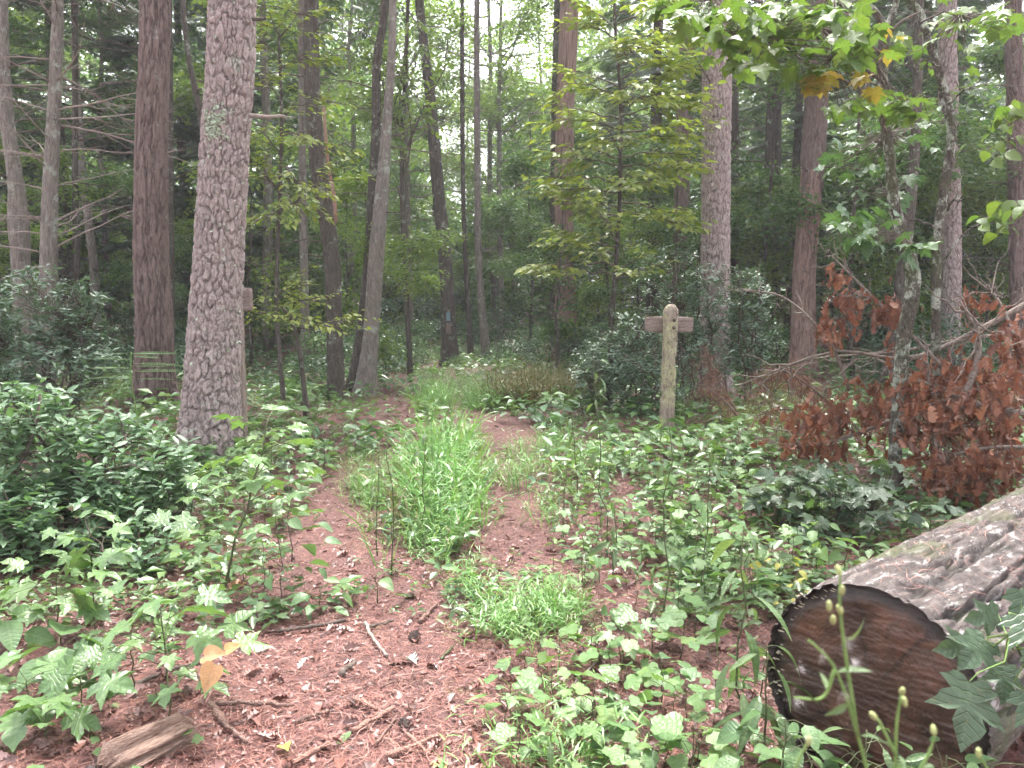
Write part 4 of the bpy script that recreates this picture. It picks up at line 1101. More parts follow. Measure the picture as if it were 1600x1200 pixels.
col = mixc(nt, mathn(nt, 'MULTIPLY', f.outputs[0], 0.85), c.outputs[0], yl.outputs[0])
vp = N(nt, 'ShaderNodeTexVoronoi', i_Scale=26.0); nt.links.new(tc.outputs['Object'], vp.inputs['Vector'])
pit = ramp(nt, [(0.12, (1, 1, 1)), (0.3, (0, 0, 0))], vp.outputs['Distance'])
n3 = N(nt, 'ShaderNodeTexNoise', i_Scale=3.2, i_Detail=5.0); nt.links.new(tc.outputs['Object'], n3.inputs['Vector'])
big = ramp(nt, [(0.44, (0, 0, 0)), (0.54, (1, 1, 1))], n3.outputs['Fac'])
col = mixc(nt, mathn(nt, 'MULTIPLY', mathn(nt, 'MULTIPLY', pit.outputs[0], big.outputs[0]), 0.75), col, (0.07, 0.05, 0.04))
n5 = N(nt, 'ShaderNodeTexNoise', i_Scale=2.1, i_Detail=6.0, i_Roughness=0.7); nt.links.new(mp.outputs[0], n5.inputs['Vector'])
stn = ramp(nt, [(0.52, (0, 0, 0)), (0.62, (1, 1, 1))], n5.outputs['Fac'])
col = mixc(nt, mathn(nt, 'MULTIPLY', stn.outputs[0], 0.6), col, (0.13, 0.085, 0.06))
nt.links.new(col, bs.inputs['Base Color']); bs.inputs['Roughness'].default_value = 0.85
bp = N(nt, 'ShaderNodeBump', i_Strength=0.8, i_Distance=0.012); nt.links.new(mathn(nt, 'SUBTRACT', n1.outputs['Fac'], mathn(nt, 'MULTIPLY', pit.outputs[0], 0.6)), bp.inputs['Height']); nt.links.new(bp.outputs[0], bs.inputs['Normal'])
M['post'] = wm
M['board'] = bark_mat('weathered_board', [(0.13, 0.09, 0.08), (0.26, 0.19, 0.17), (0.36, 0.28, 0.26)], None, 0, (3, 40, 40), 0.5)
M['moss'] = leaf_mat('moss', [(0.09, 0.12, 0.02), (0.14, 0.16, 0.03)], 0.9, 0.0, 0.2, vein=False)

def post_mesh(w, dpt, h, mat, rough, top='round', nx_=9, nz=90, seed=1):
    """four-sided timber with worn arrises, weathered faces and a rounded head"""
    per = []
    for k in range(4 * nx_):
        s = k // nx_; t = (k % nx_) / nx_
        cx = [(-1 + 2 * t, -1), (1, -1 + 2 * t), (1 - 2 * t, 1), (-1, 1 - 2 * t)][s]
        per.append(cx)
    per = np.array(per); rr = np.linalg.norm(per, axis=1)
    per = per * (np.minimum(rr, 1.3) / rr)[:, None]
    z = np.concatenate([np.linspace(0, h * 0.94, nz), h * (0.94 + 0.06 * np.sin(np.linspace(0.15, 1, 9) * math.pi / 2))])
    s = np.ones(len(z)); s[nz:] = np.sqrt(np.clip(1 - ((z[nz:] - h * 0.94) / (h * 0.06)) ** 2, 0.0, 1)) * 0.98 + 0.02 if top == 'round' else 1
    U, W = np.meshgrid(np.arange(len(per)) * 0.012, z)
    ds = rough * (vnoise(U, W * 0.25, 0.012, seed) - 0.5) + rough * 1.3 * np.where(vnoise(U, W * 0.7, 0.045, seed + 2) > 0.55, -1, 0) * (W > h * 0.28) * (W < h * 0.74)
    x = per[None, :, 0] * (w / 2 + ds) * s[:, None]; y = per[None, :, 1] * (dpt / 2 + ds) * s[:, None]
    V = np.stack([x, y, np.broadcast_to(W, x.shape)], -1).reshape(-1, 3); n = len(per); m = len(z)
    i = np.arange(m - 1)[:, None] * n; j = np.arange(n)[None]; j2 = (j + 1) % n
    q = np.stack([i + j, i + j2, i + n + j2, i + n + j], -1).reshape(-1, 4)
    f = np.concatenate([q[:, [0, 1, 2]], q[:, [0, 2, 3]]])
    V = np.concatenate([V, [[0, 0, h * 1.001]]]); k = np.arange(n)
    f = np.concatenate([f, np.stack([(m - 1) * n + k, (m - 1) * n + (k + 1) % n, np.full(n, len(V) - 1)], -1)])
    return mesh_np('post', V, f, None, mat)
def plank_mesh(L, h, t, mat, seed, rough=0.006):
    """board along X with uneven ends and edges"""
    nx_, nz_ = 40, 10
    r = np.random.default_rng(seed)
    V, Fq = [], []
    for side in (-1, 1):
        x, z = np.meshgrid(np.linspace(-L / 2, L / 2, nx_), np.linspace(-h / 2, h / 2, nz_))
        e = 0.02 * h * np.sin(x * 25 + seed)
        z = z + e * (z / h); rc = 0.12
        cor = (np.abs(x) / (L / 2)) ** 10
        z = z * (1 - rc * cor); x = x * (1 - 0.03 * (np.abs(z) / (h / 2)) ** 4) + r.normal(0, 0.002, x.shape) * (np.abs(x) > L * 0.49)
        edge = np.maximum(np.abs(x) / (L / 2), np.abs(z) / (h / 2)) > 0.97
        y = side * (t / 2 - 0.006 * edge + rough * (vnoise(x + 3, (z + 1) * 5, 0.05, seed) - 0.5))
        V.append(np.stack([x, y, z], -1).reshape(-1, 3))
    n = nx_ * nz_
    i, j = np.meshgrid(np.arange(nz_ - 1), np.arange(nx_ - 1), indexing='ij'); a = (i * nx_ + j).ravel()
    Fq.append(np.stack([a, a + 1, a + nx_ + 1, a + nx_], -1)); Fq.append(np.stack([a, a + nx_, a + nx_ + 1, a + 1], -1) + n)
    rim = list(range(nx_)) + [k * nx_ + nx_ - 1 for k in range(1, nz_)] + [(nz_ - 1) * nx_ + k for k in range(nx_ - 2, -1, -1)] + [k * nx_ for k in range(nz_ - 2, 0, -1)]
    rim = np.array(rim); r2 = np.roll(rim, -1)
    Fq.append(np.stack([rim, rim + n, r2 + n, r2], -1))
    return mesh_np('sign_board', np.concatenate(V), np.concatenate(Fq), None, mat)
DP = 8.8
base = G(1041, 684); DP = float(base[1])
top = P(1049, 475, DP)
ph = float(top[2] - base[2])
o = thing('signpost', 'weathered lichen covered wooden signpost with one blank crossboard', 'signpost', base)
o.rotation_euler = (0, math.atan2(top[0] - base[0], ph), R(16))
link('post', post_mesh(0.122, 0.115, ph, M['post'], 0.009), o)
bd = link('sign_board', plank_mesh(0.55, 0.165, 0.045, M['board'], 4), o, (0.03, 0.082, ph - 0.215)); bd['label'] = 'weathered grey crossboard with mossy top edge'
n = 220
mp_ = np.stack([rng.uniform(-0.27, 0.27, n), rng.uniform(-0.02, 0.02, n), 0.081 + rng.uniform(-0.004, 0.004, n)], -1)
link('moss', scatter_mesh('moss', 'small', mp_, frames(rng.normal(0, 1, (n, 3)), rng.normal(0, .5, (n, 3)) + [0, 0, 1]), rng.uniform(0.01, 0.022, n), M['moss']), bd, kind='stuff')
btm, nt, bs, out = mat_new('rusty_bolt'); bs.inputs['Base Color'].default_value = (0.09, 0.06, 0.05, 1); bs.inputs['Metallic'].default_value = 0.6; bs.inputs['Roughness'].default_value = 0.55
for dz in (0.165, 0.245):
    tb = Tubes(); tb.add(np.array([[0, 0, 0], [0, -0.008, 0], [0, -0.012, 0], [0, -0.016, 0]]), [0.02, 0.02, 0.011, 0.007], 12)
    link('bolt', tb.mesh('bolt', btm), o, (0.012, -0.056, ph - dz))
# board on a post hidden behind the big pine
bs2 = np.array([*P(379, 700, 8.1)[:2], 0.0]); bs2[2] = float(gz(bs2[0], bs2[1])) - 0.02
tz = float(P(372, 452, 8.1)[2])
M['plain_wood'] = bark_mat('grey_brown_wood', [(0.17, 0.13, 0.11), (0.27, 0.21, 0.18), (0.34, 0.28, 0.24)], None, 0, (50, 50, 4), 0.4)
o = thing('board_post', 'grey wooden post with a small box board, half hidden by the plated pine', 'post', bs2)
link('post', post_mesh(0.1, 0.1, tz - bs2[2], M['plain_wood'], 0.003, seed=5), o)
b = link('board', plank_mesh(0.30, 0.24, 0.09, M['board'], 9), o, (0.03, -0.1, float(P(380, 468, 8.1)[2]) - bs2[2]))

# ------------------------------------------------------------------ fallen log
E = np.array([1.05, 2.22]); dirn = np.array([0.74, 0.67]); dirn /= np.linalg.norm(dirn)
RL = 0.325
c0 = np.array([E[0], E[1], float(gz(*E)) + RL - 0.03])
c1 = np.array([*(E + dirn * 4.5), float(gz(*(E + dirn * 4.5))) + RL * 0.95])
lgm, nt, bs, out = mat_new('log_bark')
tc = N(nt, 'ShaderNodeTexCoord')
n1 = N(nt, 'ShaderNodeTexNoise', i_Scale=7.0, i_Detail=8.0, i_Roughness=0.75); n2 = N(nt, 'ShaderNodeTexNoise', i_Scale=10.0, i_Detail=9.0, i_Roughness=0.72); n3 = N(nt, 'ShaderNodeTexNoise', i_Scale=2.6, i_Detail=6.0)
cx = N(nt, 'ShaderNodeCombineXYZ')
nt.links.new(mathn(nt, 'MULTIPLY', N(nt, 'ShaderNodeAttribute', attribute_name='bu').outputs['Fac'], 3.2), cx.inputs[0])
nt.links.new(N(nt, 'ShaderNodeAttribute', attribute_name='bw').outputs['Fac'], cx.inputs[1])
for q in (n1, n2): nt.links.new(cx.outputs[0], q.inputs['Vector'])
nt.links.new(tc.outputs['Object'], n3.inputs['Vector'])
c = ramp(nt, [(0.38, (0.025, 0.018, 0.016)), (0.5, (0.085, 0.063, 0.058)), (0.62, (0.17, 0.135, 0.125))], n1.outputs['Fac'])
f = ramp(nt, [(0.55, (0, 0, 0)), (0.6, (1, 1, 1))], n2.outputs['Fac'])
col = mixc(nt, mathn(nt, 'MULTIPLY', f.outputs[0], 0.8), c.outputs[0], (0.36, 0.345, 0.335))
fi = N(nt, 'ShaderNodeAttribute', attribute_name='fis')
col = mixc(nt, mathn(nt, 'MULTIPLY', fi.outputs['Fac'], 0.9), col, (0.02, 0.014, 0.012))
f3 = ramp(nt, [(0.5, (0, 0, 0)), (0.6, (1, 1, 1))], n3.outputs['Fac'])
col = mixc(nt, mathn(nt, 'MULTIPLY', f3.outputs[0], 0.55), col, (0.09, 0.11, 0.035))
nt.links.new(col, bs.inputs['Base Color']); bs.inputs['Roughness'].default_value = 0.75
bp = N(nt, 'ShaderNodeBump', i_Strength=1.0, i_Distance=0.02); nt.links.new(mathn(nt, 'ADD', n1.outputs['Fac'], n2.outputs['Fac']), bp.inputs['Height']); nt.links.new(bp.outputs[0], bs.inputs['Normal'])
log = thing('fallen_log', 'big sawn log with grey ridged bark lying at the lower right', 'log', (E[0], E[1], float(gz(*E))))
lo_ = np.array(log.location)
me, rrl = bark_tube('bark', np.stack([c0, c1]), [RL, RL * 0.97], 300, 0.015, 'log', lgm, lo_, 9, 2.6)
bark = link('bark', me, log)
# cut face: slightly uneven sawn disc with growth rings
ax3 = norm(c1 - c0); refl = np.array([0, 0, 1.0]); a3 = norm(np.cross(ax3, refl)); b3 = np.cross(ax3, a3)
nth, nr = 300, 40
th = np.arange(nth) * 2 * math.pi / nth
V = []
for k in range(nr):
    t = (k / (nr - 1)) ** 0.8
    wb = t ** 9
    rr2 = t * 0.985 * (rrl[0] * wb + (RL * 0.97) * (1 - wb))
    xx_, yy_ = rr2 * np.cos(th), rr2 * np.sin(th)
    dep = 0.012 + 0.0006 * np.sin(yy_ * 140 + 3 * np.sin(xx_ * 8)) + 0.02 * (vnoise(xx_ + 2, yy_ + 2, 0.09, 3) - 0.5) + 0.006 * (vnoise(xx_ * 0.6 + 2, yy_ * 2.5 + 2, 0.03, 8) - 0.5) + 0.018 * np.clip((yy_ + 0.03) * 6, 0, 1) * (xx_ > -0.05) + 0.02 * np.where(t > 0.9, (t - 0.9) * 10, 0)
    dep = np.where(t < 0.02, 0.015, dep)
    V.append(c0 + a3 * xx_[:, None] + b3 * yy_[:, None] + ax3 * dep[:, None])
V = np.array(V).reshape(-1, 3)
i = np.arange(nr - 1)[:, None] * nth; j = np.arange(nth)[None]; j2 = (j + 1) % nth
fq = np.stack([i + j, i + nth + j, i + nth + j2, i + j2], -1).reshape(-1, 4)
cm_, nt, bs, out = mat_new('sawn_wood')
at = N(nt, 'ShaderNodeAttribute', attribute_name='rad')
tc = N(nt, 'ShaderNodeTexCoord')
n1 = N(nt, 'ShaderNodeTexNoise', i_Scale=5.0, i_Detail=6.0, i_Roughness=0.65); nt.links.new(tc.outputs['Object'], n1.inputs['Vector'])
rg = mathn(nt, 'SINE', mathn(nt, 'MULTIPLY', mathn(nt, 'ADD', at.outputs['Fac'], mathn(nt, 'MULTIPLY', n1.outputs['Fac'], 0.09)), 520.0))
c = ramp(nt, [(0.3, (0.025, 0.012, 0.009)), (0.48, (0.055, 0.026, 0.018)), (0.62, (0.11, 0.052, 0.034)), (0.78, (0.04, 0.022, 0.018))], n1.outputs['Fac'])
col = mixc(nt, mathn(nt, 'MULTIPLY', mathn(nt, 'ADD', rg, 1.0), 0.05), c.outputs[0], (0.05, 0.028, 0.02))
rim = ramp(nt, [(0.275, (0, 0, 0)), (0.3, (1, 1, 1))], at.outputs['Fac'])
swc = N(nt, 'ShaderNodeTexWave', i_Scale=38.0, i_Distortion=9.0, i_Detail=6.0); swc.bands_direction = 'Z'; nt.links.new(tc.outputs['Object'], swc.inputs['Vector'])
col = mixc(nt, mathn(nt, 'MULTIPLY', swc.outputs['Fac'], 0.14), col, (0.05, 0.025, 0.018))
n6 = N(nt, 'ShaderNodeTexNoise', i_Scale=4.2, i_Detail=7.0, i_Roughness=0.68); nt.links.new(tc.outputs['Object'], n6.inputs['Vector'])
pw = ramp(nt, [(0.5, (0, 0, 0)), (0.62, (1, 1, 1))], n6.outputs['Fac'])
col = mixc(nt, mathn(nt, 'MULTIPLY', pw.outputs[0], 0.5), col, (0.19, 0.085, 0.052))
crk = ramp(nt, [(0.0, (1, 1, 1)), (0.045, (0, 0, 0))], mathn(nt, 'ABSOLUTE', mathn(nt, 'SUBTRACT', N(nt, 'ShaderNodeAttribute', attribute_name='ang').outputs['Fac'], mathn(nt, 'MULTIPLY', n1.outputs['Fac'], 0.6))))
col = mixc(nt, mathn(nt, 'MULTIPLY', crk.outputs[0], 0.8), col, (0.015, 0.01, 0.008))
col = mixc(nt, mathn(nt, 'MULTIPLY', rim.outputs[0], 0.85), col, (0.03, 0.024, 0.022))
nt.links.new(col, bs.inputs['Base Color']); bs.inputs['Roughness'].default_value = 0.6
n4 = N(nt, 'ShaderNodeTexNoise', i_Scale=60.0, i_Detail=5.0); nt.links.new(tc.outputs['Object'], n4.inputs['Vector'])
sw = N(nt, 'ShaderNodeTexWave', i_Scale=32.0, i_Distortion=3.0, i_Detail=4.0); sw.bands_direction = 'DIAGONAL'; nt.links.new(tc.outputs['Object'], sw.inputs['Vector'])
bp = N(nt, 'ShaderNodeBump', i_Strength=0.6, i_Distance=0.008); nt.links.new(mathn(nt, 'ADD', mathn(nt, 'ADD', n4.outputs['Fac'], mathn(nt, 'MULTIPLY', sw.outputs['Fac'], 0.16)), mathn(nt, 'MULTIPLY', rg, 0.04)), bp.inputs['Height']); nt.links.new(bp.outputs[0], bs.inputs['Normal'])
radv = np.repeat((np.arange(nr) / (nr - 1)) ** 0.8 * RL, nth)
cut = link('cut_end', mesh_np('cut_end', V - lo_, fq, {'rad': radv, 'ang': np.tile(np.abs((th * 3 / (2 * math.pi) + 0.17) % 1 - 0.5) * 2 * 0.8, nr)}, cm_), log); cut['label'] = 'dark brown sawn face with growth rings'
# bracket fungi on the rim
fm_, nt, bs, out = mat_new('fungus'); bs.inputs['Base Color'].default_value = (0.5, 0.42, 0.32, 1); bs.inputs['Roughness'].default_value = 0.7
ft_v = []; ft_f = []
for k in range(7):
    a = math.pi * k / 6; ft_v += [(math.cos(a), math.sin(a) * 0.8, 0.05), (math.cos(a) * 0.8, math.sin(a) * 0.6, -0.12)]
ft_v += [(0, 0, 0.12), (0, 0, -0.18)]
for k in range(6):
    a = 2 * k; ft_f += [(a, a + 2, 14), (a + 1, 15, a + 3), (a, a + 1, a + 3), (a, a + 3, a + 2)]
fgm = mesh_np('bracket_fungus', np.array(ft_v), np.array(ft_f), None, fm_)
for k in range(62):
    up = rng.uniform() < 0.75
    an_ = R(rng.uniform(112, 165) if up else rng.uniform(168, 200))
    # angle measured in the picture: 90 = top, 180 = left
    vdir = math.cos(an_) * np.array([0.9, -0.43, 0]) * 1.0 + math.sin(an_) * np.array([0, 0, 1.0])
    vdir = norm(vdir - ax3 * np.dot(vdir, ax3))
    rr0 = RL * rng.uniform(0.86, 1.03); p = c0 + vdir * rr0 - ax3 * 0.0 + ax3 * (rng.uniform(0.0, 0.08) if rr0 > RL * 0.97 else 0.02)
    Rm = frames(np.array([-ax3 * rng.uniform(0.6, 1) + vdir * 0.3 + rng.normal(0, .15, 3)]), np.array([[0, 0, 1.0]]))[0] * rng.uniform(0.006, 0.011)
    ob_ = link('bracket_fungus', fgm, bark)
    q = p - lo_
    ob_.matrix_basis = Matrix([[*Rm[0], q[0]], [*Rm[1], q[1]], [*Rm[2], q[2]], [0, 0, 0, 1]])
# needles stuck to the log
n = 420
s_ = rng.uniform(0.02, 2.6, n); g_ = np.arctan2(1, 0.0) + rng.normal(0.2, 0.55, n)
cl = c0 + ax3 * s_[:, None]
hd = np.array([ax3[1], -ax3[0], 0])
nv_ = -hd * np.cos(g_)[:, None] + np.array([0, 0, 1.0]) * np.sin(g_)[:, None]
pp = cl + nv_ * (RL + 0.03)
tg = norm(np.cross(nv_, rng.normal(0, 1, (n, 3))) + ax3 * rng.normal(0, 1.2, (n, 1)))
me = scatter_mesh('stuck_needles', 'needle', pp, frames(tg, nv_), rng.uniform(0.06, 0.13, n), M['needle'], lo_)
link('needle_litter', me, log, kind='stuff')

# rotting wood chunk, lower left
def chunk(name, label, p0, p1, w, h, mat, seed):
    p0 = np.asarray(p0, float); p1 = np.asarray(p1, float)
    n1_, n2_ = 80, 90
    t = np.linspace(0, 1, n1_); an_ = np.linspace(0, 2 * math.pi, n2_, endpoint=False)
    ax = norm(p1 - p0); sd_ = norm(np.cross(ax, [0, 0, 1])); up = np.cross(sd_, ax)
    U, W = np.meshgrid(an_, t)
    L = np.linalg.norm(p1 - p0)
    ridg = np.abs(vnoise(U * 0.2 + 1, W * L * 0.1, 0.06, seed) - 0.5) * 2
    r_ = 1 + 0.75 * (ridg - 0.5) + 0.35 * (vnoise(U * 0.25, W * L * 0.3, 0.05, seed + 1) - 0.5) + 0.12 * (vnoise(U * 0.2, W * L * 0.15, 0.02, seed + 6) - 0.5)
    env = np.clip(np.minimum(W, 1 - W) * 7 + 0.25 * vnoise(U, W * 0, 0.4, seed + 2), 0.05, 1) ** 0.5
    x = np.cos(U) * w * r_ * env; z = np.sin(U) * h * r_ * env
    lng = W + 0.12 * (vnoise(U * 0.5, W * 0, 0.12, seed + 4) - 0.5) * (np.abs(W - 0.5) * 2)
    V = np.stack([L * lng, x, z], -1)
    i = np.arange(n1_ - 1)[:, None] * n2_; j = np.arange(n2_)[None]; j2 = (j + 1) % n2_
    f = np.stack([i + j, i + j2, i + n2_ + j2, i + n2_ + j], -1).reshape(-1, 4)
    me = mesh_np(name, V.reshape(-1, 3), f, None, mat)
    o = link(name, me, None, tuple(p0)); tag(o, label, 'wood')
    o.rotation_euler = (0, -math.asin(ax[2]), math.atan2(ax[1], ax[0])); return o
M['rot'] = bark_mat('rotting_wood', [(0.07, 0.04, 0.035), (0.22, 0.13, 0.1), (0.36, 0.25, 0.2), (0.13, 0.08, 0.07)], None, 0, (7, 60, 60), 0.6, 0.6)
a_ = G(165, 1215); b_ = G(300, 1150)
chunk('wood_chunk', 'splintered piece of rotting wood at the bottom left', a_ + [0, 0, 0.02], b_ + [0, 0, 0.035], 0.075, 0.06, M['rot'], 3)

# ------------------------------------------------------------------ fallen dead branches on the right
def branch_pile(name, label, limbs, blobs, mat, lsize, cap, leafkind, twigmat, nt_=10):
    base = np.mean([P(*l[0]) for l in limbs], 0); base[2] = float(gz(base[0], base[1]))
    o = thing(name, label, 'branch', base); pts = []
    for l in limbs:
        q = smooth_line(np.array([P(*k[:3]) for k in l[:-1]]), 16); r = l[-1]
        tb = Tubes(); tb.add(q, r * np.linspace(1, 0.25, 16), 6); pts.append(q[4:])
        d = norm(q[-1] - q[0])
        for _ in range(nt_):
            k = q[rng.integers(3, 16)]; e = k + norm(d * 0.6 + rng.normal(0, 0.6, 3)) * rng.uniform(0.15, 0.6)
            w_ = curve_pts(k, e, 6, 0.02, 0.02); tb.add(w_, np.linspace(r * 0.3, 0.0018, 6), 4, False); pts.append(w_[3:])
        link('limb', tb.mesh('limb', M[twigmat], base), o)
    pts = np.concatenate(pts)
    pa, aa, na_ = leaf_blob(blobs, 0)
    n = len(pa); pa[:, 2] = np.maximum(pa[:, 2], gz(pa[:, 0], pa[:, 1]) + 0.05)
    aa = rng.normal(0, 0.45, (n, 3)) + [0, 0, -1]; na_ = rng.normal(0, 1, (n, 3)) * [1, 1, 0.4]
    tb = Tubes()
    for p in pa[::4]:
        h = pts[np.argmin(((pts - p) ** 2).sum(1))]
        tb.add(curve_pts(h, p, 4, 0.02, 0.01), np.linspace(0.004, 0.0015, 4), 3, False)
    link('twig', tb.mesh('twig', M[twigmat], base), o, kind='stuff')
    leaves(o, base, leafkind, pa, aa, na_, lsize * rng.uniform(0.35, 1.25, n), M[mat], cap)
    return o
branch_pile('dead_branch', 'big fallen branch with hanging dry rust brown leaves at the right', [
    [(1700, 560, 6.0), (1560, 600, 6.2), (1440, 640, 6.2), (1300, 690, 6.2), (1220, 700, 6.4), 0.035],
    [(1680, 430, 6.4), (1540, 510, 6.4), (1420, 560, 6.4), (1300, 550, 6.6), (1160, 600, 7.0), 0.03],
    [(1700, 650, 5.6), (1560, 640, 5.6), (1450, 600, 5.8), (1370, 560, 6.0), 0.03],
    [(1520, 620, 6.0), (1420, 520, 6.2), (1340, 440, 6.4), (1300, 400, 6.6), 0.02],
    [(1327, 610, 6.6), (1296, 535, 6.6), (1229, 467, 6.8), (1160, 452, 7.0), 0.017],
    [(1600, 560, 6.0), (1560, 470, 6.2), (1540, 450, 6.4), 0.02],
    [(1500, 640, 5.6), (1530, 540, 5.7), (1500, 470, 5.8), 0.03],
    [(1640, 700, 5.3), (1540, 700, 5.4), (1460, 720, 5.5), 0.02],
    [(1600, 520, 6.6), (1500, 530, 6.8), (1400, 550, 7.0), (1250, 565, 7.2), (1160, 620, 7.4), 0.02]],
    [(1440, 610, 60, 45, 5.9, 0.4, 175), (1480, 660, 90, 60, 5.8, 0.5, 351), (1560, 620, 60, 90, 5.7, 0.5, 324), (1290, 650, 70, 30, 6.3, 0.4, 175), (1270, 690, 60, 22, 6.2, 0.3, 121), (1500, 740, 70, 40, 5.4, 0.4, 202), (1410, 650, 50, 45, 6.0, 0.3, 121),
     (1585, 540, 30, 50, 5.9, 0.3, 94), (1540, 470, 16, 12, 6.3, 0.15, 18), (1325, 470, 26, 34, 6.5, 0.2, 59), (1303, 425, 14, 18, 6.6, 0.15, 21), (1298, 512, 28, 26, 6.4, 0.2, 59), (1390, 478, 30, 26, 6.2, 0.2, 59), (1500, 590, 40, 40, 5.9, 0.3, 81), (1350, 620, 40, 40, 6.3, .3, 67), (1570, 720, 50, 40, 5.3, .3, 108), (1515, 470, 12, 30, 6.4, .1, 21), (1405, 530, 12, 25, 6.2, .1, 13)],
    'dead_oak', 0.105, 300, 'oak', 'grey_twig', 14)
# dead pine boughs with hanging needles
def needle_bough(label, limbs, n, hang):
    base = np.mean([P(*l[0][:3]) for l in limbs], 0); base[2] = float(gz(base[0], base[1]))
    o = thing('dead_pine_bough', label, 'branch', base); pos = []
    for l in limbs:
        q = smooth_line(np.array([P(*k[:3]) for k in l]), 20); tb = Tubes(); tb.add(q, np.linspace(0.012, 0.004, 20), 5)
        for _ in range(26):
            k = q[rng.integers(1, 20)]; e = k + rng.normal(0, 0.16, 3) + [0, 0, -hang * rng.uniform(0.2, 1.1)]
            w_ = curve_pts(k, e, 5, 0, 0.02); tb.add(w_, np.linspace(0.005, 0.002, 5), 3, False); pos.append(w_)
        pos.append(q); link('limb', tb.mesh('limb', M['twig'], base), o)
    pos = np.concatenate(pos); p = pos[rng.integers(0, len(pos), n)] + rng.normal(0, 0.02, (n, 3))
    ax_ = rng.normal(0, 0.55, (n, 3)) + [0, 0, -0.8]
    me = scatter_mesh('foliage', 'needle', p, frames(ax_, rng.normal(0, 1, (n, 3)) * [1, 1, .2]), rng.uniform(0.06, 0.15, n), M['dead_needle'], base)
    link('foliage', me, o, kind='stuff')
needle_bough('dead bough with drooping red brown needles left of the rusty leaves', [[(1330, 660, 7.2), (1260, 600, 7.2), (1210, 580, 7.3), (1170, 620, 7.4)], [(1300, 640, 7.3), (1240, 580, 7.4), (1190, 600, 7.3)], [(1290, 660, 7.2), (1230, 640, 7.2), (1180, 650, 7.2)]], 3800, 0.4)
needle_bough('thin bough of dead red needles hanging right of the signpost', [[(1150, 640, 8.6), (1120, 590, 8.7), (1100, 540, 8.7)], [(1160, 660, 8.4), (1125, 620, 8.5), (1090, 600, 8.6)]], 1900, 0.35)

# ------------------------------------------------------------------ grass
def grass(label, poly, n, h, mat, lean=0.3, edge=None):
    x = [p[0] for p in poly]; y = [p[1] for p in poly]
    px = rng.uniform(min(x), max(x), n * 4); py = rng.uniform(min(y), max(y), n * 4)
    g = G(px, py)
    k = inpoly(px, py, poly)
    wgt = (g[:, 1] ** 2.2); wgt = wgt / wgt[k].max()
    k &= rng.uniform(0, 1, len(px)) < np.clip(wgt * 2, 0.1, 1)
    px, py, g = px[k][:n], py[k][:n], g[k][:n]; m = len(g)
    tuft = 11
    nt2 = max(4, m // tuft); hub = g[rng.integers(0, m, nt2)]
    own = rng.integers(0, nt2, m)
    off = rng.normal(0, 0.07, (m, 2)); g = hub[own].copy(); g[:, :2] += off; g[:, 2] = gz(g[:, 0], g[:, 1])
    px, py, _ = proj(g)
    hh = h * rng.uniform(0.4, 1.15, m) * rng.uniform(0.7, 1.2, nt2)[own]
    if edge is not None:
        hh *= np.clip(1.35 - np.hypot((px - edge[0]) / edge[2], (py - edge[1]) / edge[3]) * 0.9, 0.2, 1.1)
    ld = (off / 0.07 * 0.22 + rng.normal(0, lean * 0.7, (m, 2)) + rng.normal(0, 0.2, (nt2, 2))[own]) * hh[:, None]
    val = (rng.uniform(0, 1, nt2)[own] * 0.6 + rng.uniform(0, 0.4, m))
    P_, A_, Nn, S_ = [], [], [], []
    for j in range(5):
        t = 0.15 + 0.85 * (j + rng.uniform(0, 1, m)) / 5
        p = g + np.stack([ld[:, 0] * t ** 1.5, ld[:, 1] * t ** 1.5, hh * t], -1)
        a = rng.uniform(0, 6.28, m)
        P_.append(p); A_.append(np.stack([np.cos(a), np.sin(a), rng.uniform(-0.1, 0.9, m)], -1)); Nn.append(np.stack([-np.cos(a) * 0.4, -np.sin(a) * 0.4, np.ones(m)], -1) + rng.normal(0, .2, (m, 3)))
        S_.append(rng.uniform(0.055, 0.115, m) * np.clip(hh / 0.3, 0.6, 1.15))
    # stems
    tips = g + np.stack([ld[:, 0], ld[:, 1], hh], -1)
    P_.append(g); A_.append(tips - g + rng.normal(0, 0.01, (m, 3))); Nn.append(rng.normal(0, 1, (m, 3)) * [1, 1, .1]); S_.append(hh)
    pos = np.concatenate(P_); Rm = frames(np.concatenate(A_), np.concatenate(Nn)); sz = np.concatenate(S_)
    Rm = Rm.copy(); Rm[-m:, :, 0] *= 0.35
    base = g.mean(0)
    me = scatter_mesh('grass', 'blade', pos, Rm, sz, mat, base, np.tile(val, 6))
    tag(link('grass', me, None, tuple(base)), label, kind='stuff')
grass('tall bright green grass clump in the middle of the path', [(632, 765), (655, 725), (700, 708), (738, 728), (748, 775), (738, 830), (718, 875), (680, 895), (645, 880), (628, 820)], 1050, 0.5, M['grass'], 0.42, (695, 760, 88, 115))
grass('thin stray grass stems around the tall clump', [(545, 750), (600, 700), (700, 680), (790, 720), (790, 800), (760, 900), (640, 930), (580, 880)], 240, 0.22, M['grass'], 0.6)
grass('dry bent straws caught in the tall grass clump', [(610, 760), (700, 710), (760, 760), (730, 880), (630, 885)], 90, 0.4, M['grass_brown'], 0.8)
grass('low green grass clump on the path near the camera', [(705, 985), (720, 950), (790, 930), (880, 935), (905, 965), (880, 1000), (790, 1008)], 340, 0.18, M['grass'], 0.4)
grass('short grass on the left edge of the path', [(530, 735), (560, 715), (600, 730), (600, 780), (560, 790)], 200, 0.2, M['grass'], 0.4)
grass('pale grass tuft at the far left of the path end', [(655, 620), (690, 618), (700, 640), (670, 652), (655, 640)], 380, 0.36, M['grass'])
grass('pale grass patch in the middle of the far path', [(725, 620), (790, 622), (800, 640), (760, 646), (725, 640)], 450, 0.32, M['grass'])
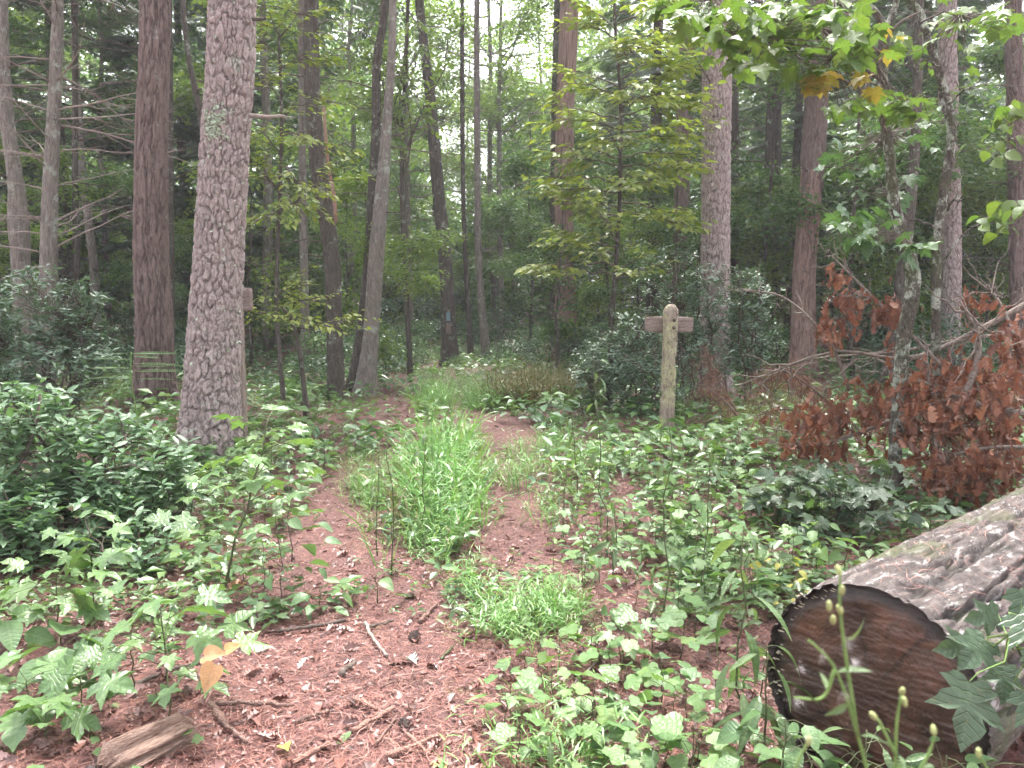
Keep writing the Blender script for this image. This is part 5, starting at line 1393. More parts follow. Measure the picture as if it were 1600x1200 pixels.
grass('browning tall grass patch at the far path', [(770, 618), (905, 612), (910, 632), (820, 640), (775, 638)], 1300, 0.5, M['grass_brown'])
grass('pale low grass where the path fades out', [(640, 585), (700, 580), (780, 590), (800, 612), (720, 618), (660, 610)], 900, 0.22, M['grass'])
grass('thin grass on the right side of the path', [(790, 690), (870, 680), (960, 720), (940, 800), (860, 830), (800, 780)], 420, 0.24, M['grass'], 0.5)
grass('thin grass sprigs at the bottom of the path', [(690, 1120), (770, 1060), (860, 1080), (940, 1160), (960, 1240), (720, 1240)], 110, 0.17, M['grass'], 0.5)
grass('sparse grass between the path and the low clump', [(640, 900), (760, 880), (860, 880), (850, 930), (740, 930)], 70, 0.14, M['grass'], 0.6)

# ------------------------------------------------------------------ litter and needles on the ground
BARE = [[(180, 1260), (330, 1100), (420, 1010), (520, 950), (690, 925), (700, 1000), (720, 1060), (700, 1260)],
        [(750, 895), (775, 720), (725, 660), (680, 622), (655, 600), (690, 592), (740, 615), (795, 645), (860, 690), (850, 800), (880, 900)],
        [(420, 960), (470, 780), (540, 730), (590, 800), (590, 900), (520, 950)]]
HALF = [[(850, 1010), (880, 800), (960, 730), (1040, 800), (1060, 960), (980, 1030)], [(0, 1260), (0, 1080), (330, 1090), (180, 1260)], [(380, 760), (520, 690), (560, 740), (430, 960), (330, 1000)]]
def pxy_density(g):
    px, py, _ = proj(g)
    d = np.ones(len(g))
    for p in HALF: d = np.where(inpoly(px, py, p), 0.35, d)
    for p in BARE: d = np.where(inpoly(px, py, p), 0.05, d)
    return d, px, py
def ground_pts(n, ymin, ymax, margin=0.75, power=1.0):
    y = ymin + (ymax - ymin) * rng.uniform(0, 1, n) ** power
    x = rng.uniform(-1, 1, n) * margin * (y + 0.6)
    return np.stack([x, y, gz(x, y)], -1)
n = 100000
g = ground_pts(n, 1.7, 10, 0.72, 1.7)
ax_ = rng.normal(0, 1, (n, 3)) * [1, 1, 0.12]
me = scatter_mesh('needle_litter', 'needle', g + np.stack([0 * g[:, 0], 0 * g[:, 0], rng.uniform(0.002, 0.016, n)], -1), frames(ax_, rng.normal(0, 0.25, (n, 3)) + [0, 0, 1]), rng.uniform(0.05, 0.12, n), M['needle'])
tag(link('needle_litter', me), 'fallen pine needles covering the path and floor', kind='stuff')
n = 6000
g = ground_pts(n, 1.8, 13, 0.72, 1.7)
d, px, py = pxy_density(g)
k = rng.uniform(0, 1, n) < np.where(d < 0.1, 0.4, 0.95); g = g[k]; m = len(g)
me = scatter_mesh('leaf_litter', 'oak', g + [0, 0, 0.012], frames(rng.normal(0, 1, (m, 3)) * [1, 1, 0.2], rng.normal(0, 0.35, (m, 3)) + [0, 0, 1]), rng.uniform(0.03, 0.08, m), M['litter'])
tag(link('leaf_litter', me), 'dry brown leaves lying scattered over the forest floor', kind='stuff')
n = 42000
g = ground_pts(n, 1.7, 15, 0.72, 1.6)
me = scatter_mesh('bark_litter', 'flake', g + np.stack([0 * g[:, 0], 0 * g[:, 0], rng.uniform(0.003, 0.014, n)], -1), frames(rng.normal(0, 1, (n, 3)) * [1, 1, 0.2], rng.normal(0, 0.35, (n, 3)) + [0, 0, 1]), rng.uniform(0.008, 0.032, n), M['litter'])
tag(link('bark_litter', me), 'small crumbs of bark and leaf all over the path and floor', kind='stuff')
# small ground plants too many to count
n = 17000
g = ground_pts(n, 3.6, 27, 0.75, 1.1)
d, px, py = pxy_density(g)
d = np.where((px > 560) & (px < 760) & (py > 600) & (py < 900), d * 0.5, d)
clump = 0.5 + 0.5 * np.sin(g[:, 0] * 2.1 + 2 * np.sin(g[:, 1] * 1.3)) * np.sin(g[:, 1] * 1.7 + 1.3)
k = rng.uniform(0, 1, n) < d * np.where(g[:, 1] < 11, 0.3 + 0.6 * clump, 0.35 + 0.65 * clump); g = g[k]; m = len(g)
sz = (0.05 + 0.19 * rng.uniform(0, 1, m) ** 1.8) * np.clip(g[:, 1] / 6, 0.6, 1.3)
me = scatter_mesh('ground_cover', 'seedl', g, frames(rng.normal(0, 1, (m, 3)) * [1, 1, 0.1], rng.normal(0, 0.15, (m, 3)) + [0, 0, 1]), sz, M['cover'])
tag(link('ground_cover', me), 'dense low green seedlings covering the forest floor', kind='stuff')

n = 4200
g = ground_pts(n, 3.4, 12.5, 0.72, 1.0)
d, px, py = pxy_density(g)
d = np.where((px > 560) & (px < 780) & (py > 600) & (py < 920), d * 0.3, d)
g = g[rng.uniform(0, 1, n) < d]; m = len(g)
me = scatter_mesh('ground_cover', 'seedl', g, frames(rng.normal(0, 1, (m, 3)) * [1, 1, 0.1], rng.normal(0, 0.15, (m, 3)) + [0, 0, 1]), rng.uniform(0.035, 0.13, m), M['weed'])
tag(link('ground_cover', me), 'fine small leaved ground plants between the seedlings', kind='stuff')
# ------------------------------------------------------------------ plants one can tell apart
def plant(name, label, base, h, n, kind, lsize, mat, group=None, lean=(0, 0), spread=0.12, stem='stem', low=0.2, droop=0.0, r=0.004, cap=300, cat='plant', tips=1.0):
    """upright stem with stalked leaves"""
    base = np.asarray(base, float)
    o = thing(name, label, cat, base, group)
    top = base + [lean[0], lean[1], h]
    q = curve_pts(base - [0, 0, 0.02], top, 7, 0, 0.012 * h + 0.002)
    tb = Tubes(); tb.add(q, np.linspace(r, r * 0.45, 7), 5)
    pos, axs, nrm = [], [], []
    for i in range(n):
        t = low + (1 - low) * (i + 0.6) / n; t = min(t, 1.0)
        b = np.array([np.interp(t * 6, np.arange(7), q[:, k]) for k in range(3)])
        a = i * 2.4 + rng.uniform(-0.5, 0.5)
        d = np.array([math.cos(a), math.sin(a), 0])
        L = spread * rng.uniform(0.5, 1.1) * (1.15 - 0.5 * t * tips)
        e = b + d * L + [0, 0, L * rng.uniform(0.0, 0.5)]
        tb.add(np.stack([b, (b + e) / 2 + [0, 0, 0.1 * L], e]), [r * 0.45, r * 0.35, r * 0.25], 3, False)
        pos.append(e); axs.append(d + [0, 0, -droop + rng.normal(-0.1, 0.2)] + rng.normal(0, 0.15, 3)); nrm.append(rng.normal(0, 0.38, 3) + [0, 0, 1] + d * 0.15)
    link('stem', tb.mesh('stem', M[stem], base), o)
    pos = np.array(pos)
    leaves(o, base, kind, pos, np.array(axs), np.array(nrm), lsize * rng.uniform(0.5, 1.2, len(pos)), M[mat], cap)
    return o
# left foreground
plant('maple_seedling', 'maple seedling with pale green leaves on a dark stem behind the orange leaves', G(262, 1125), 0.44, 26, 'maple', 0.121, 'maple', lean=(-0.02, 0.03), spread=0.26, low=0.35)
plant('maple_seedling', 'maple seedling with big leaves under the laurel at the left', G(95, 1010), 0.36, 20, 'maple', 0.139, 'maple', spread=0.22, low=0.45)
plant('maple_seedling', 'maple seedling with three lit leaves above the veined plant', G(150, 985), 0.5, 15, 'maple', 0.121, 'maple', spread=0.2, low=0.5)
plant('maple_seedling', 'low maple seedling at the left edge above the rotting wood', G(45, 1130), 0.17, 10, 'maple', 0.139, 'maple', spread=0.14, low=0.5)
plant('maple_seedling', 'small maple seedling with drooping leaves left of the rotting wood', G(75, 1165), 0.14, 6, 'maple', 0.121, 'maple', spread=0.08, low=0.6)
plant('maple_seedling', 'small maple seedling right above the rotting wood', G(130, 1130), 0.18, 8, 'maple', 0.130, 'maple', spread=0.1, low=0.6)
plant('maple_seedling', 'maple seedling between the veined plant and the orange leaves', G(210, 1080), 0.24, 17, 'maple', 0.111, 'maple', spread=0.2, low=0.4)
plant('veined_plant', 'plant with broad strongly veined oval leaves at the left', G(95, 1065), 0.17, 7, 'ovate', 0.2, 'ovate', spread=0.1, low=0.6)
plant('veined_plant', 'plant with oval veined leaves cut by the left edge', G(0, 1040), 0.22, 7, 'ovate', 0.16, 'ovate', spread=0.12, low=0.5)
op = plant('orange_leaved_plant', 'small plant with heart shaped leaves turned orange and yellow', G(318, 1085), 0.12, 2, 'heart', 0.1, 'ovate', spread=0.06, low=0.7)
b_ = np.array(op.location)
leaves(op, b_, 'heart', np.stack([P(338, 1038, 2.5), P(318, 1026, 2.54), P(352, 1018, 2.58)]), np.array([[-0.3, -0.35, -0.75], [0.9, -0.15, 0.25], [0.9, 0.2, 0.35]]), np.array([[0.05, -0.75, 0.75], [0.1, -0.6, 1.0], [0, -.5, 1.0]]), np.array([0.095, 0.085, 0.06]), M['orange'], 5)
plant('maple_sapling', 'maple sapling on a dark leaning stem in front of the pine', G(345, 940), 0.92, 34, 'maple', 0.13, 'maple', lean=(0.22, 0.15), spread=0.34, low=0.25, r=0.008, cat='sapling')
plant('maple_sapling', 'smaller maple sapling at the foot of the pine', G(300, 830), 0.42, 20, 'maple', 0.12, 'maple', spread=0.26, low=0.3, cat='sapling')
plant('maple_sapling', 'maple sapling with one large pale leaf right of the pine base', G(420, 790), 0.6, 24, 'maple', 0.12, 'maple', lean=(0.05, 0), spread=0.3, low=0.3, cat='sapling')
plant('oval_sapling', 'sapling with dark round leaves left of the grass clump', G(437, 960), 0.55, 22, 'ovate', 0.1, 'ovate', spread=0.24, low=0.08, stem='twig', cat='sapling')
plant('oval_sapling', 'small plant with shiny round leaves at the left path edge', G(500, 962), 0.14, 9, 'ovate', 0.085, 'ovate', spread=0.13, low=0.4)
plant('oval_sapling', 'thin sapling with drooping leaves on the path left of the grass', G(455, 880), 0.6, 16, 'ovate', 0.1, 'ovate', spread=0.22, low=0.3, stem='twig', cat='sapling')
plant('oval_sapling', 'green seedling with folded leaves in front of the grass clump', G(590, 945), 0.16, 7, 'ovate', 0.09, 'ovate', spread=0.13, low=0.3)
# feathery fronds by the furrowed trunk
b_ = G(215, 690); o = thing('fern_sapling', 'small sapling with flat feathery leaf sprays beside the furrowed trunk', 'sapling', b_)
tb = Tubes(); hub = P(205, 550, b_[1]); tb.add(curve_pts(b_ - [0, 0, .02], hub, 6, 0, 0.02), np.linspace(0.009, 0.005, 6), 5); link('stem', tb.mesh('stem', M['green_stem'], b_), o)
F_ = [(205, 552, 1, .55), (203, 552, -1, .3), (207, 562, -1, .4), (210, 568, 1, .62), (209, 575, -1, .42), (212, 580, 1, .5), (211, 588, -1, .45), (214, 592, 1, .4), (208, 556, 1, .4), (212, 572, 1, .45)]
leaves(o, b_, 'spray', np.stack([P(a, c, b_[1]) for a, c, q, l in F_]), np.array([[q, rng.uniform(-0.5, 0.15), rng.uniform(0.02, 0.16)] for a, c, q, l in F_]), np.tile([0, -0.3, 1.0], (len(F_), 1)) + rng.normal(0, 0.08, (len(F_), 3)), np.array([l for a, c, q, l in F_]), M['maple'], 20, 'leaf_spray')
# tall weeds
for lab, base, h, n, ln, sz in (
    ('tall dark stemmed weed with lance leaves left of the log', G(1158, 1180), 0.75, 16, (0.0, 0.05), 0.15),
    ('leafy weed with broad lance leaves just left of the log end', G(1195, 1205), 0.4, 14, (0.0, 0.03), 0.17),
    ('tall thin weed right of the path in front of the laurel', G(948, 850), 1.15, 22, (-0.08, 0.1), 0.1),
    ('tall thin weed stem left of the signpost', G(1042, 1010), 0.95, 10, (0.0, 0.05), 0.09),
    ('weed with drooping leaves in front of the moss patch', G(958, 905), 0.42, 12, (0.0, 0.0), 0.12),
    ('dark drooping weed at the left of the grass clump', G(612, 900), 0.78, 18, (-0.02, 0.05), 0.09),
    ('withered weed with hanging leaves in the grass clump', G(655, 850), 0.7, 16, (0.04, 0.1), 0.09),
    ('slim weed rising beside the grass clump', G(590, 870), 0.62, 12, (0.0, 0.1), 0.08),
    ('tall weed between the signpost and the path', G(905, 790), 0.7, 18, (-0.05, 0.05), 0.1),
    ('weed with narrow leaves between the path and the tall thin weed', G(880, 840), 0.45, 14, (0.02, 0.0), 0.1),
    ('thin stemmed weed below the signpost', G(1095, 940), 0.75, 12, (0.03, 0.0), 0.09),
    ('weed with long leaves at the bottom centre', G(860, 1240), 0.2, 9, (0, 0), 0.12)):
    plant('tall_weed', lab, base, h, n, 'lance', sz, 'weed', lean=ln, spread=0.06, low=0.2, droop=0.45, r=0.0045)
# ferns
def fern(label, base, n, L):
    o = thing('fern', label, 'fern', base)
    a = np.arange(n) * 2.4 + rng.uniform(0, 1)
    ax_ = np.stack([np.cos(a), np.sin(a), np.full(n, 0.75)], -1) + rng.normal(0, .1, (n, 3))
    leaves(o, base, 'frond', np.tile(base, (n, 1)), ax_, np.stack([-np.cos(a) * .6, -np.sin(a) * .6, np.ones(n)], -1), L * rng.uniform(0.75, 1.1, n), M['weed'], 40, 'frond')
fern('dark green fern among the seedlings right of the path', G(1045, 870), 9, 0.34)
fern('fern in front of the dark leaved shrub right of centre', G(1090, 905), 8, 0.32)
fern('small fern under the tall weed left of the log', G(1085, 960), 7, 0.25)
fern('fern at the foot of the brown branch', G(1240, 800), 8, 0.36)
# grey green maple-leaved shrub
b_ = G(1310, 850); o = thing('viburnum_shrub', 'shrub with flat grey green lobed leaves in front of the brown branch', 'shrub', b_)
pa, aa, na_ = leaf_blob([(1290, 760, 60, 25, 5.0, 0.4, 40), (1360, 760, 40, 20, 5.0, 0.3, 24), (1330, 790, 70, 25, 4.8, 0.4, 36), (1250, 740, 40, 16, 5.2, 0.3, 22), (1210, 770, 40, 25, 5.0, 0.3, 24), (1380, 730, 20, 12, 5.0, 0.2, 8), (1300, 820, 70, 20, 4.7, 0.3, 24)], 0)
aa[:, 2] *= 0.35
hubs = [P(1310, 800, 4.9), P(1250, 800, 5.0), P(1360, 800, 4.9)]
for h in hubs:
    tb = Tubes(); tb.add(curve_pts(b_ + rng.normal(0, 0.03, 3) * [1, 1, 0] - [0, 0, .02], h, 6, 0, 0.02), np.linspace(0.008, 0.005, 6), 5); link('stem', tb.mesh('stem', M['twig'], b_), o)
twigs_to(o, b_, pa, hubs, 'branch')
leaves(o, b_, 'maple', pa, aa, na_, 0.125 * rng.uniform(0.5, 1.15, len(pa)), M['viburnum'], 300)
plant('green_seedling', 'light green plant with upright oval leaves behind the log end', G(1275, 905), 0.3, 14, 'ovate', 0.12, 'tulip', spread=0.16, low=0.15)
plant('green_seedling', 'small light green plant touching the top of the log', G(1320, 915), 0.22, 9, 'ovate', 0.09, 'tulip', spread=0.12, low=0.3)
plant('yellowing_seedling', 'seedling with yellowing leaves left of the log rim', G(1240, 965), 0.14, 12, 'ovate', 0.06, 'yellow', spread=0.12, low=0.2)
plant('yellowing_seedling', 'seedling with yellow leaves behind the tall weed', G(1215, 925), 0.18, 9, 'ovate', 0.06, 'yellow', spread=0.12, low=0.2)
# maple leaves hanging over the log end
b_ = np.array([1.62, 1.75, float(gz(1.62, 1.75))]); o = thing('maple_seedling', 'seedling with big wet maple leaves hanging before the log at the right edge', 'plant', b_)
tb = Tubes(); hub = P(1580, 990, 1.72); tb.add(curve_pts(b_, hub, 6, 0, 0.01), np.linspace(0.006, 0.004, 6), 5); link('stem', tb.mesh('stem', M['stem'], b_), o)
LP = np.stack([P(1515, 1065, 1.7), P(1540, 1000, 1.75), P(1590, 960, 1.7), P(1570, 1040, 1.8), P(1600, 1080, 1.7), P(1520, 1010, 1.8), P(1595, 920, 1.8), P(1610, 1010, 1.7), P(1560, 960, 1.85)])
twigs_to(o, b_, LP, [hub], 'leaf_stalk', 'green_stem', 0.003)
leaves(o, b_, 'maple', LP, np.array([[-0.3, -0.5, -0.7], [-0.6, -0.3, -0.4], [0.2, -0.5, -0.4], [-0.2, -.4, -.6], [.3, -.5, -.6], [-.9, 0, -.1], [.2, -.3, -.5], [.5, -.4, -.5], [-.5, .2, -.2]]), np.array([[-0.1, -0.8, 0.7]] * 9) + rng.normal(0, 0.2, (9, 3)), np.array([.155, .1, .11, .09, .11, .09, .11, .11, .08]), M['viburnum'], 30)
for lab, px, py, n, s in (('round leaved seedling in front of the log at the bottom edge', 1330, 1260, 8, 0.07), ('seedling at the foot of the sawn face near the right edge', 1450, 1250, 9, 0.06), ('green seedling left of the sawn face at the bottom edge', 1240, 1240, 8, 0.1)):
    plant('green_seedling', lab, G(px, py), 0.17, n, 'ovate', s, 'ovate', spread=0.12, low=0.3)
for lab, px, py, h, n, kd, s_, mt in (('broad leaved plant in front of the left half of the sawn face', 1265, 1300, 0.2, 12, 'ovate', 0.09, 'ovate'), ('lobed leaved plant at the lower middle of the sawn face', 1400, 1330, 0.19, 12, 'tulip', 0.065, 'maple'), ('lobed leaved plant at the lower right of the sawn face', 1530, 1330, 0.24, 14, 'tulip', 0.07, 'viburnum'),
        ('small leafy plant pressed against the left rim of the log', 1190, 1120, 0.26, 14, 'ovate', 0.075, 'ovate'), ('dark leafy plant growing behind the ridge of the log', 1450, 870, 0.34, 20, 'maple', 0.09, 'viburnum')):
    plant('leafy_plant', lab, G(px, py), h, n, kd, s_, mt, spread=0.14, low=0.25)
for lab, px, py, h, n, kd, s_, mt in (('tangled weed with narrow leaves across the middle of the sawn face', 1345, 1330, 0.34, 16, 'lance', 0.075, 'weed'), ('dark oval leaved plant covering the lower left of the sawn face', 1220, 1280, 0.3, 16, 'ovate', 0.1, 'ovate'), ('leafy plant covering the lower right of the sawn face', 1470, 1330, 0.27, 16, 'heart', 0.06, 'ovate')):
    plant('leafy_plant', lab, G(px, py), h, n, kd, s_, mt, spread=0.13, low=0.25)
for lab, px, py, h in (('maple seedling at the left foot of the plated pine', 285, 722, 0.36), ('maple seedling right at the foot of the plated pine', 335, 735, 0.3), ('maple seedling at the right foot of the plated pine', 385, 722, 0.4)):
    plant('maple_seedling', lab, G(px, py), h, 16, 'maple', 0.1, 'maple', spread=0.22, low=0.25)
# the out of focus weed close to the camera
M['bud'] = bark_mat('weed_bud', [(0.25, 0.3, 0.1), (0.4, 0.4, 0.2)], None, 0, (20, 20, 20), 0.1, 0.5)
M['fluff'] = leaf_mat('seed_fluff', [(0.7, 0.66, 0.66), (0.6, 0.55, 0.56)], 0.9, 0.3, 0.1, vein=False, tint=(1, 1, 1))
WD = 0.6
b_ = np.array([*P(1400, 1200, WD)[:2], 0.0]); b_[2] = float(gz(b_[0], b_[1]))
o = thing('flowering_weed', 'thin weed with green buds and white seed fluff closest to the camera', 'plant', b_)
lines = [[(1380, 1300), (1335, 1130), (1305, 1045), (1275, 1010), (1262, 1000)], [(1340, 1150), (1318, 1000), (1312, 940), (1313, 890)], [(1305, 1045), (1285, 1090), (1240, 1090)], [(1400, 1300), (1400, 1150), (1408, 1085)], [(1400, 1180), (1375, 1130), (1370, 1125)], [(1560, 1300), (1550, 1220), (1530, 1180)], [(1230, 1260), (1245, 1195), (1262, 1160)], [(1410, 1250), (1450, 1180), (1460, 1150)]]
for l in lines:
    tb = Tubes(); q = smooth_line(np.array([P(a, c, WD) for a, c in l]), 12); tb.add(q, np.linspace(0.0016, 0.0008, 12), 6); link('stem', tb.mesh('stem', M['green_stem'], b_), o)
tb = Tubes(); tb.add(np.stack([b_ - [0, 0, .02], P(1390, 1300, WD)]), [0.003, 0.002], 6); link('stem', tb.mesh('stem', M['green_stem'], b_), o)
leaves(o, b_, 'lance', np.stack([P(a, c, WD) for a, c in ((1325, 1100), (1345, 1150), (1308, 1050), (1402, 1180), (1398, 1230), (1318, 1000), (1290, 1075), (1440, 1200), (1548, 1215), (1362, 1230))]), rand_dirs(10, 0.3), np.tile([0, -0.5, 1.0], (10, 1)) + rng.normal(0, .3, (10, 3)), rng.uniform(0.014, 0.03, 10), M['weed'], 20)
bud = Tubes(); bud.add(np.array([[0, 0, 0], [0, 0, .003], [0, 0, .007], [0, 0, .011], [0, 0, .013]]), [0.0012, 0.0032, 0.0037, 0.0028, 0.0014], 8)
budm = bud.mesh('bud', M['bud'])
for (a, c) in ((1313, 900), (1315, 930), (1296, 955), (1302, 975), (1408, 1085), (1370, 1125), (1415, 1105), (1262, 1165), (1530, 1185), (1316, 960), (1460, 1150)):
    q = P(a, c, WD) - b_; e = link('bud', budm, o, tuple(q)); e.scale = (0.66, 0.66, 0.66); e.rotation_euler = (rng.normal(0, .3), rng.normal(0, .3), 0)
for (a, c, s) in ((1320, 1000, .022), (1330, 1030, .026), (1240, 1092, .024), (1315, 1080, .024), (1282, 1022, .018), (1260, 1150, .02), (1250, 1040, .018)):
    ctr = P(a, c, WD); k = 26; s *= 0.5
    dv = norm(rng.normal(0, 1, (k, 3)) * [0.5, 0.5, 0.7] + [0.5, 0, -0.6])
    me = scatter_mesh('seed_fluff', 'needle', np.tile(ctr, (k, 1)), frames(dv, rng.normal(0, 1, (k, 3))), s * rng.uniform(0.6, 1.2, k), M['fluff'], b_)
    link('seed_fluff', me, o, kind='stuff')

# seedlings in the undergrowth
def seedlings(poly, count, kinds, group, label, hr, lr, nr_, spread, ymin=0.30):
    x = [p[0] for p in poly]; y = [p[1] for p in poly]; made = 0; placed = []
    while made < count:
        px = rng.uniform(min(x), max(x)); py = rng.uniform(min(y), max(y))
        if not inpoly(np.array([px]), np.array([py]), poly)[0]: continue
        g_ = G(px, py)
        if rng.uniform() > (g_[1] / 9.0) ** 1.2 + 0.25: continue
        if any((g_[0] - a) ** 2 + (g_[1] - b) ** 2 < 0.06 ** 2 for a, b in placed): placed and None; 
        ex = g_[:2] - E; al = float(ex @ dirn); ac = abs(float(ex[0] * dirn[1] - ex[1] * dirn[0]))
        if al > -0.12 and ac < RL + 0.08: continue
        placed.append((g_[0], g_[1]))
        kd, mt, nm, w = kinds[int(rng.choice(len(kinds), p=[k[3] for k in kinds]))]
        nlv = int(rng.integers(*nr_))
        plant(nm, label[kd + mt] + where_near(px, py, nlv), g_, rng.uniform(*hr), nlv, kd, rng.uniform(*lr), mt, group[kd + mt] if isinstance(group, dict) else group, spread=spread, low=0.35, r=0.0028)
        made += 1
KN = [('tulip', 'tulip', 'lobed_seedling', 0.5), ('maple', 'maple', 'maple_seedling', 0.2), ('ovate', 'ovate', 'oval_seedling', 0.3)]
LM_NEAR = [(640, 950, 'grass clump'), (790, 975), (1041, 690, 'signpost'), (948, 850, 'tall thin weed'), (958, 905, 'drooping weed'), (1158, 1120, 'dark stemmed weed'), (1045, 870, 'dark green fern'), (1090, 905, 'second fern'), (1240, 800, 'fern by the brown branch'), (1310, 820, 'grey green shrub'), (1220, 1000, 'log rim'), (910, 1062, 'long dry twig'),
    (325, 720, 'plated pine'), (345, 940, 'leaning maple sapling'), (437, 960, 'round leaved sapling'), (420, 790, 'pale leaved maple sapling'), (555, 760, 'short path edge grass'), (335, 1040, 'orange leaves'), (230, 1170, 'rotting wood'), (395, 1107, 'knotted stick'), (75, 1140, 'drooping maple seedling'), (1042, 1000, 'thin weed stem'), (880, 700, 'thin grass'), (1095, 940, 'thin stemmed weed'), (860, 1200, 'long leaved weed'), (1275, 890, 'oval leaved light plant')]
LM_NEAR[1] = (790, 975, 'low grass clump')
COUNT = {2: 'two', 3: 'three', 4: 'four', 5: 'five', 6: 'six', 7: 'seven', 8: 'eight', 9: 'nine', 10: 'ten'}
def where_near(px, py, n):
    a, b, nm = min(LM_NEAR, key=lambda t: math.hypot(t[0] - px, (t[1] - py) * 1.5))
    dx, dy = px - a, (py - b) * 1.5
    rel = ('right of' if dx > 0 else 'left of') if abs(dx) > abs(dy) else ('in front of' if dy > 0 else 'behind')
    return 'with %s leaves %s the %s' % (COUNT.get(n, 'many'), rel, nm)
def KL(where): return {'tuliptulip': 'small bright lobed seedling ', 'maplemaple': 'small maple seedling ', 'ovateovate': 'small oval leaved seedling '}
def KG(where): return {'tuliptulip': 'lobed seedlings ' + where, 'maplemaple': 'maple seedlings ' + where, 'ovateovate': 'oval leaved seedlings ' + where}
seedlings([(770, 1240), (800, 1060), (900, 990), (960, 960), (1110, 980), (1150, 1080), (1190, 1240)], 46, [('tulip', 'tulip', 'lobed_seedling', 0.7), ('maple', 'maple', 'maple_seedling', 0.12), ('ovate', 'ovate', 'oval_seedling', 0.18)], KG('at the lower centre'), KL('in the bright patch at the lower centre'), (0.08, 0.22), (0.055, 0.095), (4, 8), 0.1)
seedlings([(860, 960), (880, 780), (980, 700), (1250, 690), (1320, 800), (1260, 900), (1180, 960), (1080, 980)], 105, KN, KG('right of the path'), KL('in the undergrowth right of the path'), (0.1, 0.32), (0.05, 0.085), (5, 9), 0.12)
seedlings([(980, 760), (1000, 700), (1110, 690), (1230, 700), (1200, 760), (1080, 770)], 26, KN, KG('right of the path'), KL(''), (0.15, 0.4), (0.06, 0.1), (6, 10), 0.15)
seedlings([(330, 960), (300, 800), (400, 700), (560, 660), (570, 720), (460, 780), (420, 960)], 44, [('maple', 'maple', 'maple_seedling', 0.5), ('ovate', 'ovate', 'oval_seedling', 0.5)], KG('left of the path'), KL('in the undergrowth left of the path'), (0.12, 0.35), (0.06, 0.1), (5, 10), 0.14)
seedlings([(0, 1230), (0, 1100), (300, 1080), (420, 1000), (500, 1000), (380, 1180), (340, 1240)], 10, [('tulip', 'tulip', 'lobed_seedling', 1.0)], KG('on the bare ground at the left'), KL('standing alone on bare ground at the lower left'), (0.03, 0.06), (0.03, 0.05), (3, 5), 0.03)

# ------------------------------------------------------------------ sticks, cones, single leaves on the path
def stick(label, pts, r, mat='stick', lift=0.012):
    g_ = np.array([G(a, b) for a, b in pts]); g_[:, 2] += lift + r * 0.6
    q = smooth_line(g_, 14); q[1:-1] += rng.normal(0, r * 0.35, (12, 3)) * [1, 1, .5]
    tb = Tubes(); tb.add(q, r * (1 + 0.18 * rng.normal(0, 1, 14)) * np.linspace(1.05, 0.8, 14), 8)
    o = link('fallen_stick', tb.mesh('fallen_stick', M[mat], q[0]), None, tuple(q[0])); tag(o, label, 'stick', 'sticks lying on the path')
for lab, pts, r, m in (
    ('pale stick with a knot lying level right of the rotting wood', [(337, 1107), (395, 1105), (452, 1110)], 0.010, 'stick'),
    ('dark broken stick pointing down from the orange leaves', [(327, 1104), (355, 1140), (385, 1168)], 0.011, 'stick'),
    ('long dark fallen twig running behind the orange leaves', [(165, 1097), (250, 1060), (331, 1033)], 0.009, 'twig'),
    ('long dark stick at the left edge of the bare path', [(435, 992), (490, 984), (545, 974)], 0.010, 'twig'),
    ('short stick right of the pale knotted stick', [(462, 1134), (513, 1117)], 0.008, 'stick'),
    ('reddish stick at the bottom edge left of the path centre', [(456, 1200), (516, 1168)], 0.009, 'red_stick'),
    ('grey stick with a fork standing out on the upper path', [(570, 979), (588, 1010), (606, 1030)], 0.008, 'pale_twig'),
    ('short thick stick below the grass clump', [(655, 977), (682, 948)], 0.009, 'stick'),
    ('short red stick at the upper left of the bare path', [(520, 976), (566, 972)], 0.007, 'red_stick'),
    ('dark stick lying beside the grey forked stick', [(574, 986), (614, 975)], 0.009, 'twig'),
    ('brown stick left of the pale straight stick', [(550, 1097), (589, 1117)], 0.010, 'red_stick'),
    ('straight light brown stick with a pale tip at the bottom centre', [(550, 1150), (616, 1112)], 0.009, 'red_stick'),
    ('thin stick beside the straight light brown stick', [(586, 1170), (621, 1124)], 0.005, 'stick'),
    ('stick slanting down near the lower cone', [(636, 1153), (672, 1186)], 0.007, 'red_stick'),
    ('bent reddish stick at the bottom of the path', [(604, 1188), (651, 1171), (685, 1155)], 0.009, 'red_stick'),
    ('short dark stick at the left of the bare path', [(530, 1060), (557, 1040)], 0.012, 'twig'),
    ('small green stick below the low grass clump', [(689, 1036), (709, 1013)], 0.005, 'stem'),
    ('long thin dry twig crossing the seedlings right of the path', [(868, 1108), (910, 1062), (955, 1012)], 0.006, 'pale_twig')):
    stick(lab, pts, r, m)
# countless bits of twig and bark
tb = Tubes()
for _ in range(420):
    g_ = ground_pts(1, 1.9, 7, 0.65, 1.4)[0]; a = rng.uniform(0, 6.28); L = rng.uniform(0.03, 0.13); d = np.array([math.cos(a), math.sin(a), 0]) * L
    e = g_ + d; e[2] = float(gz(e[0], e[1])); r = rng.uniform(0.0015, 0.005)
    tb.add(np.stack([g_ + [0, 0, r + .006], (g_ + e) / 2 + [rng.normal(0, .006), rng.normal(0, .006), r + .012], e + [0, 0, r + .006]]), [r, r * .9, r * .6], 5)
tag(link('twig_litter', tb.mesh('twig_litter', M['stick'])), 'tiny broken twigs strewn over the needles', kind='stuff')
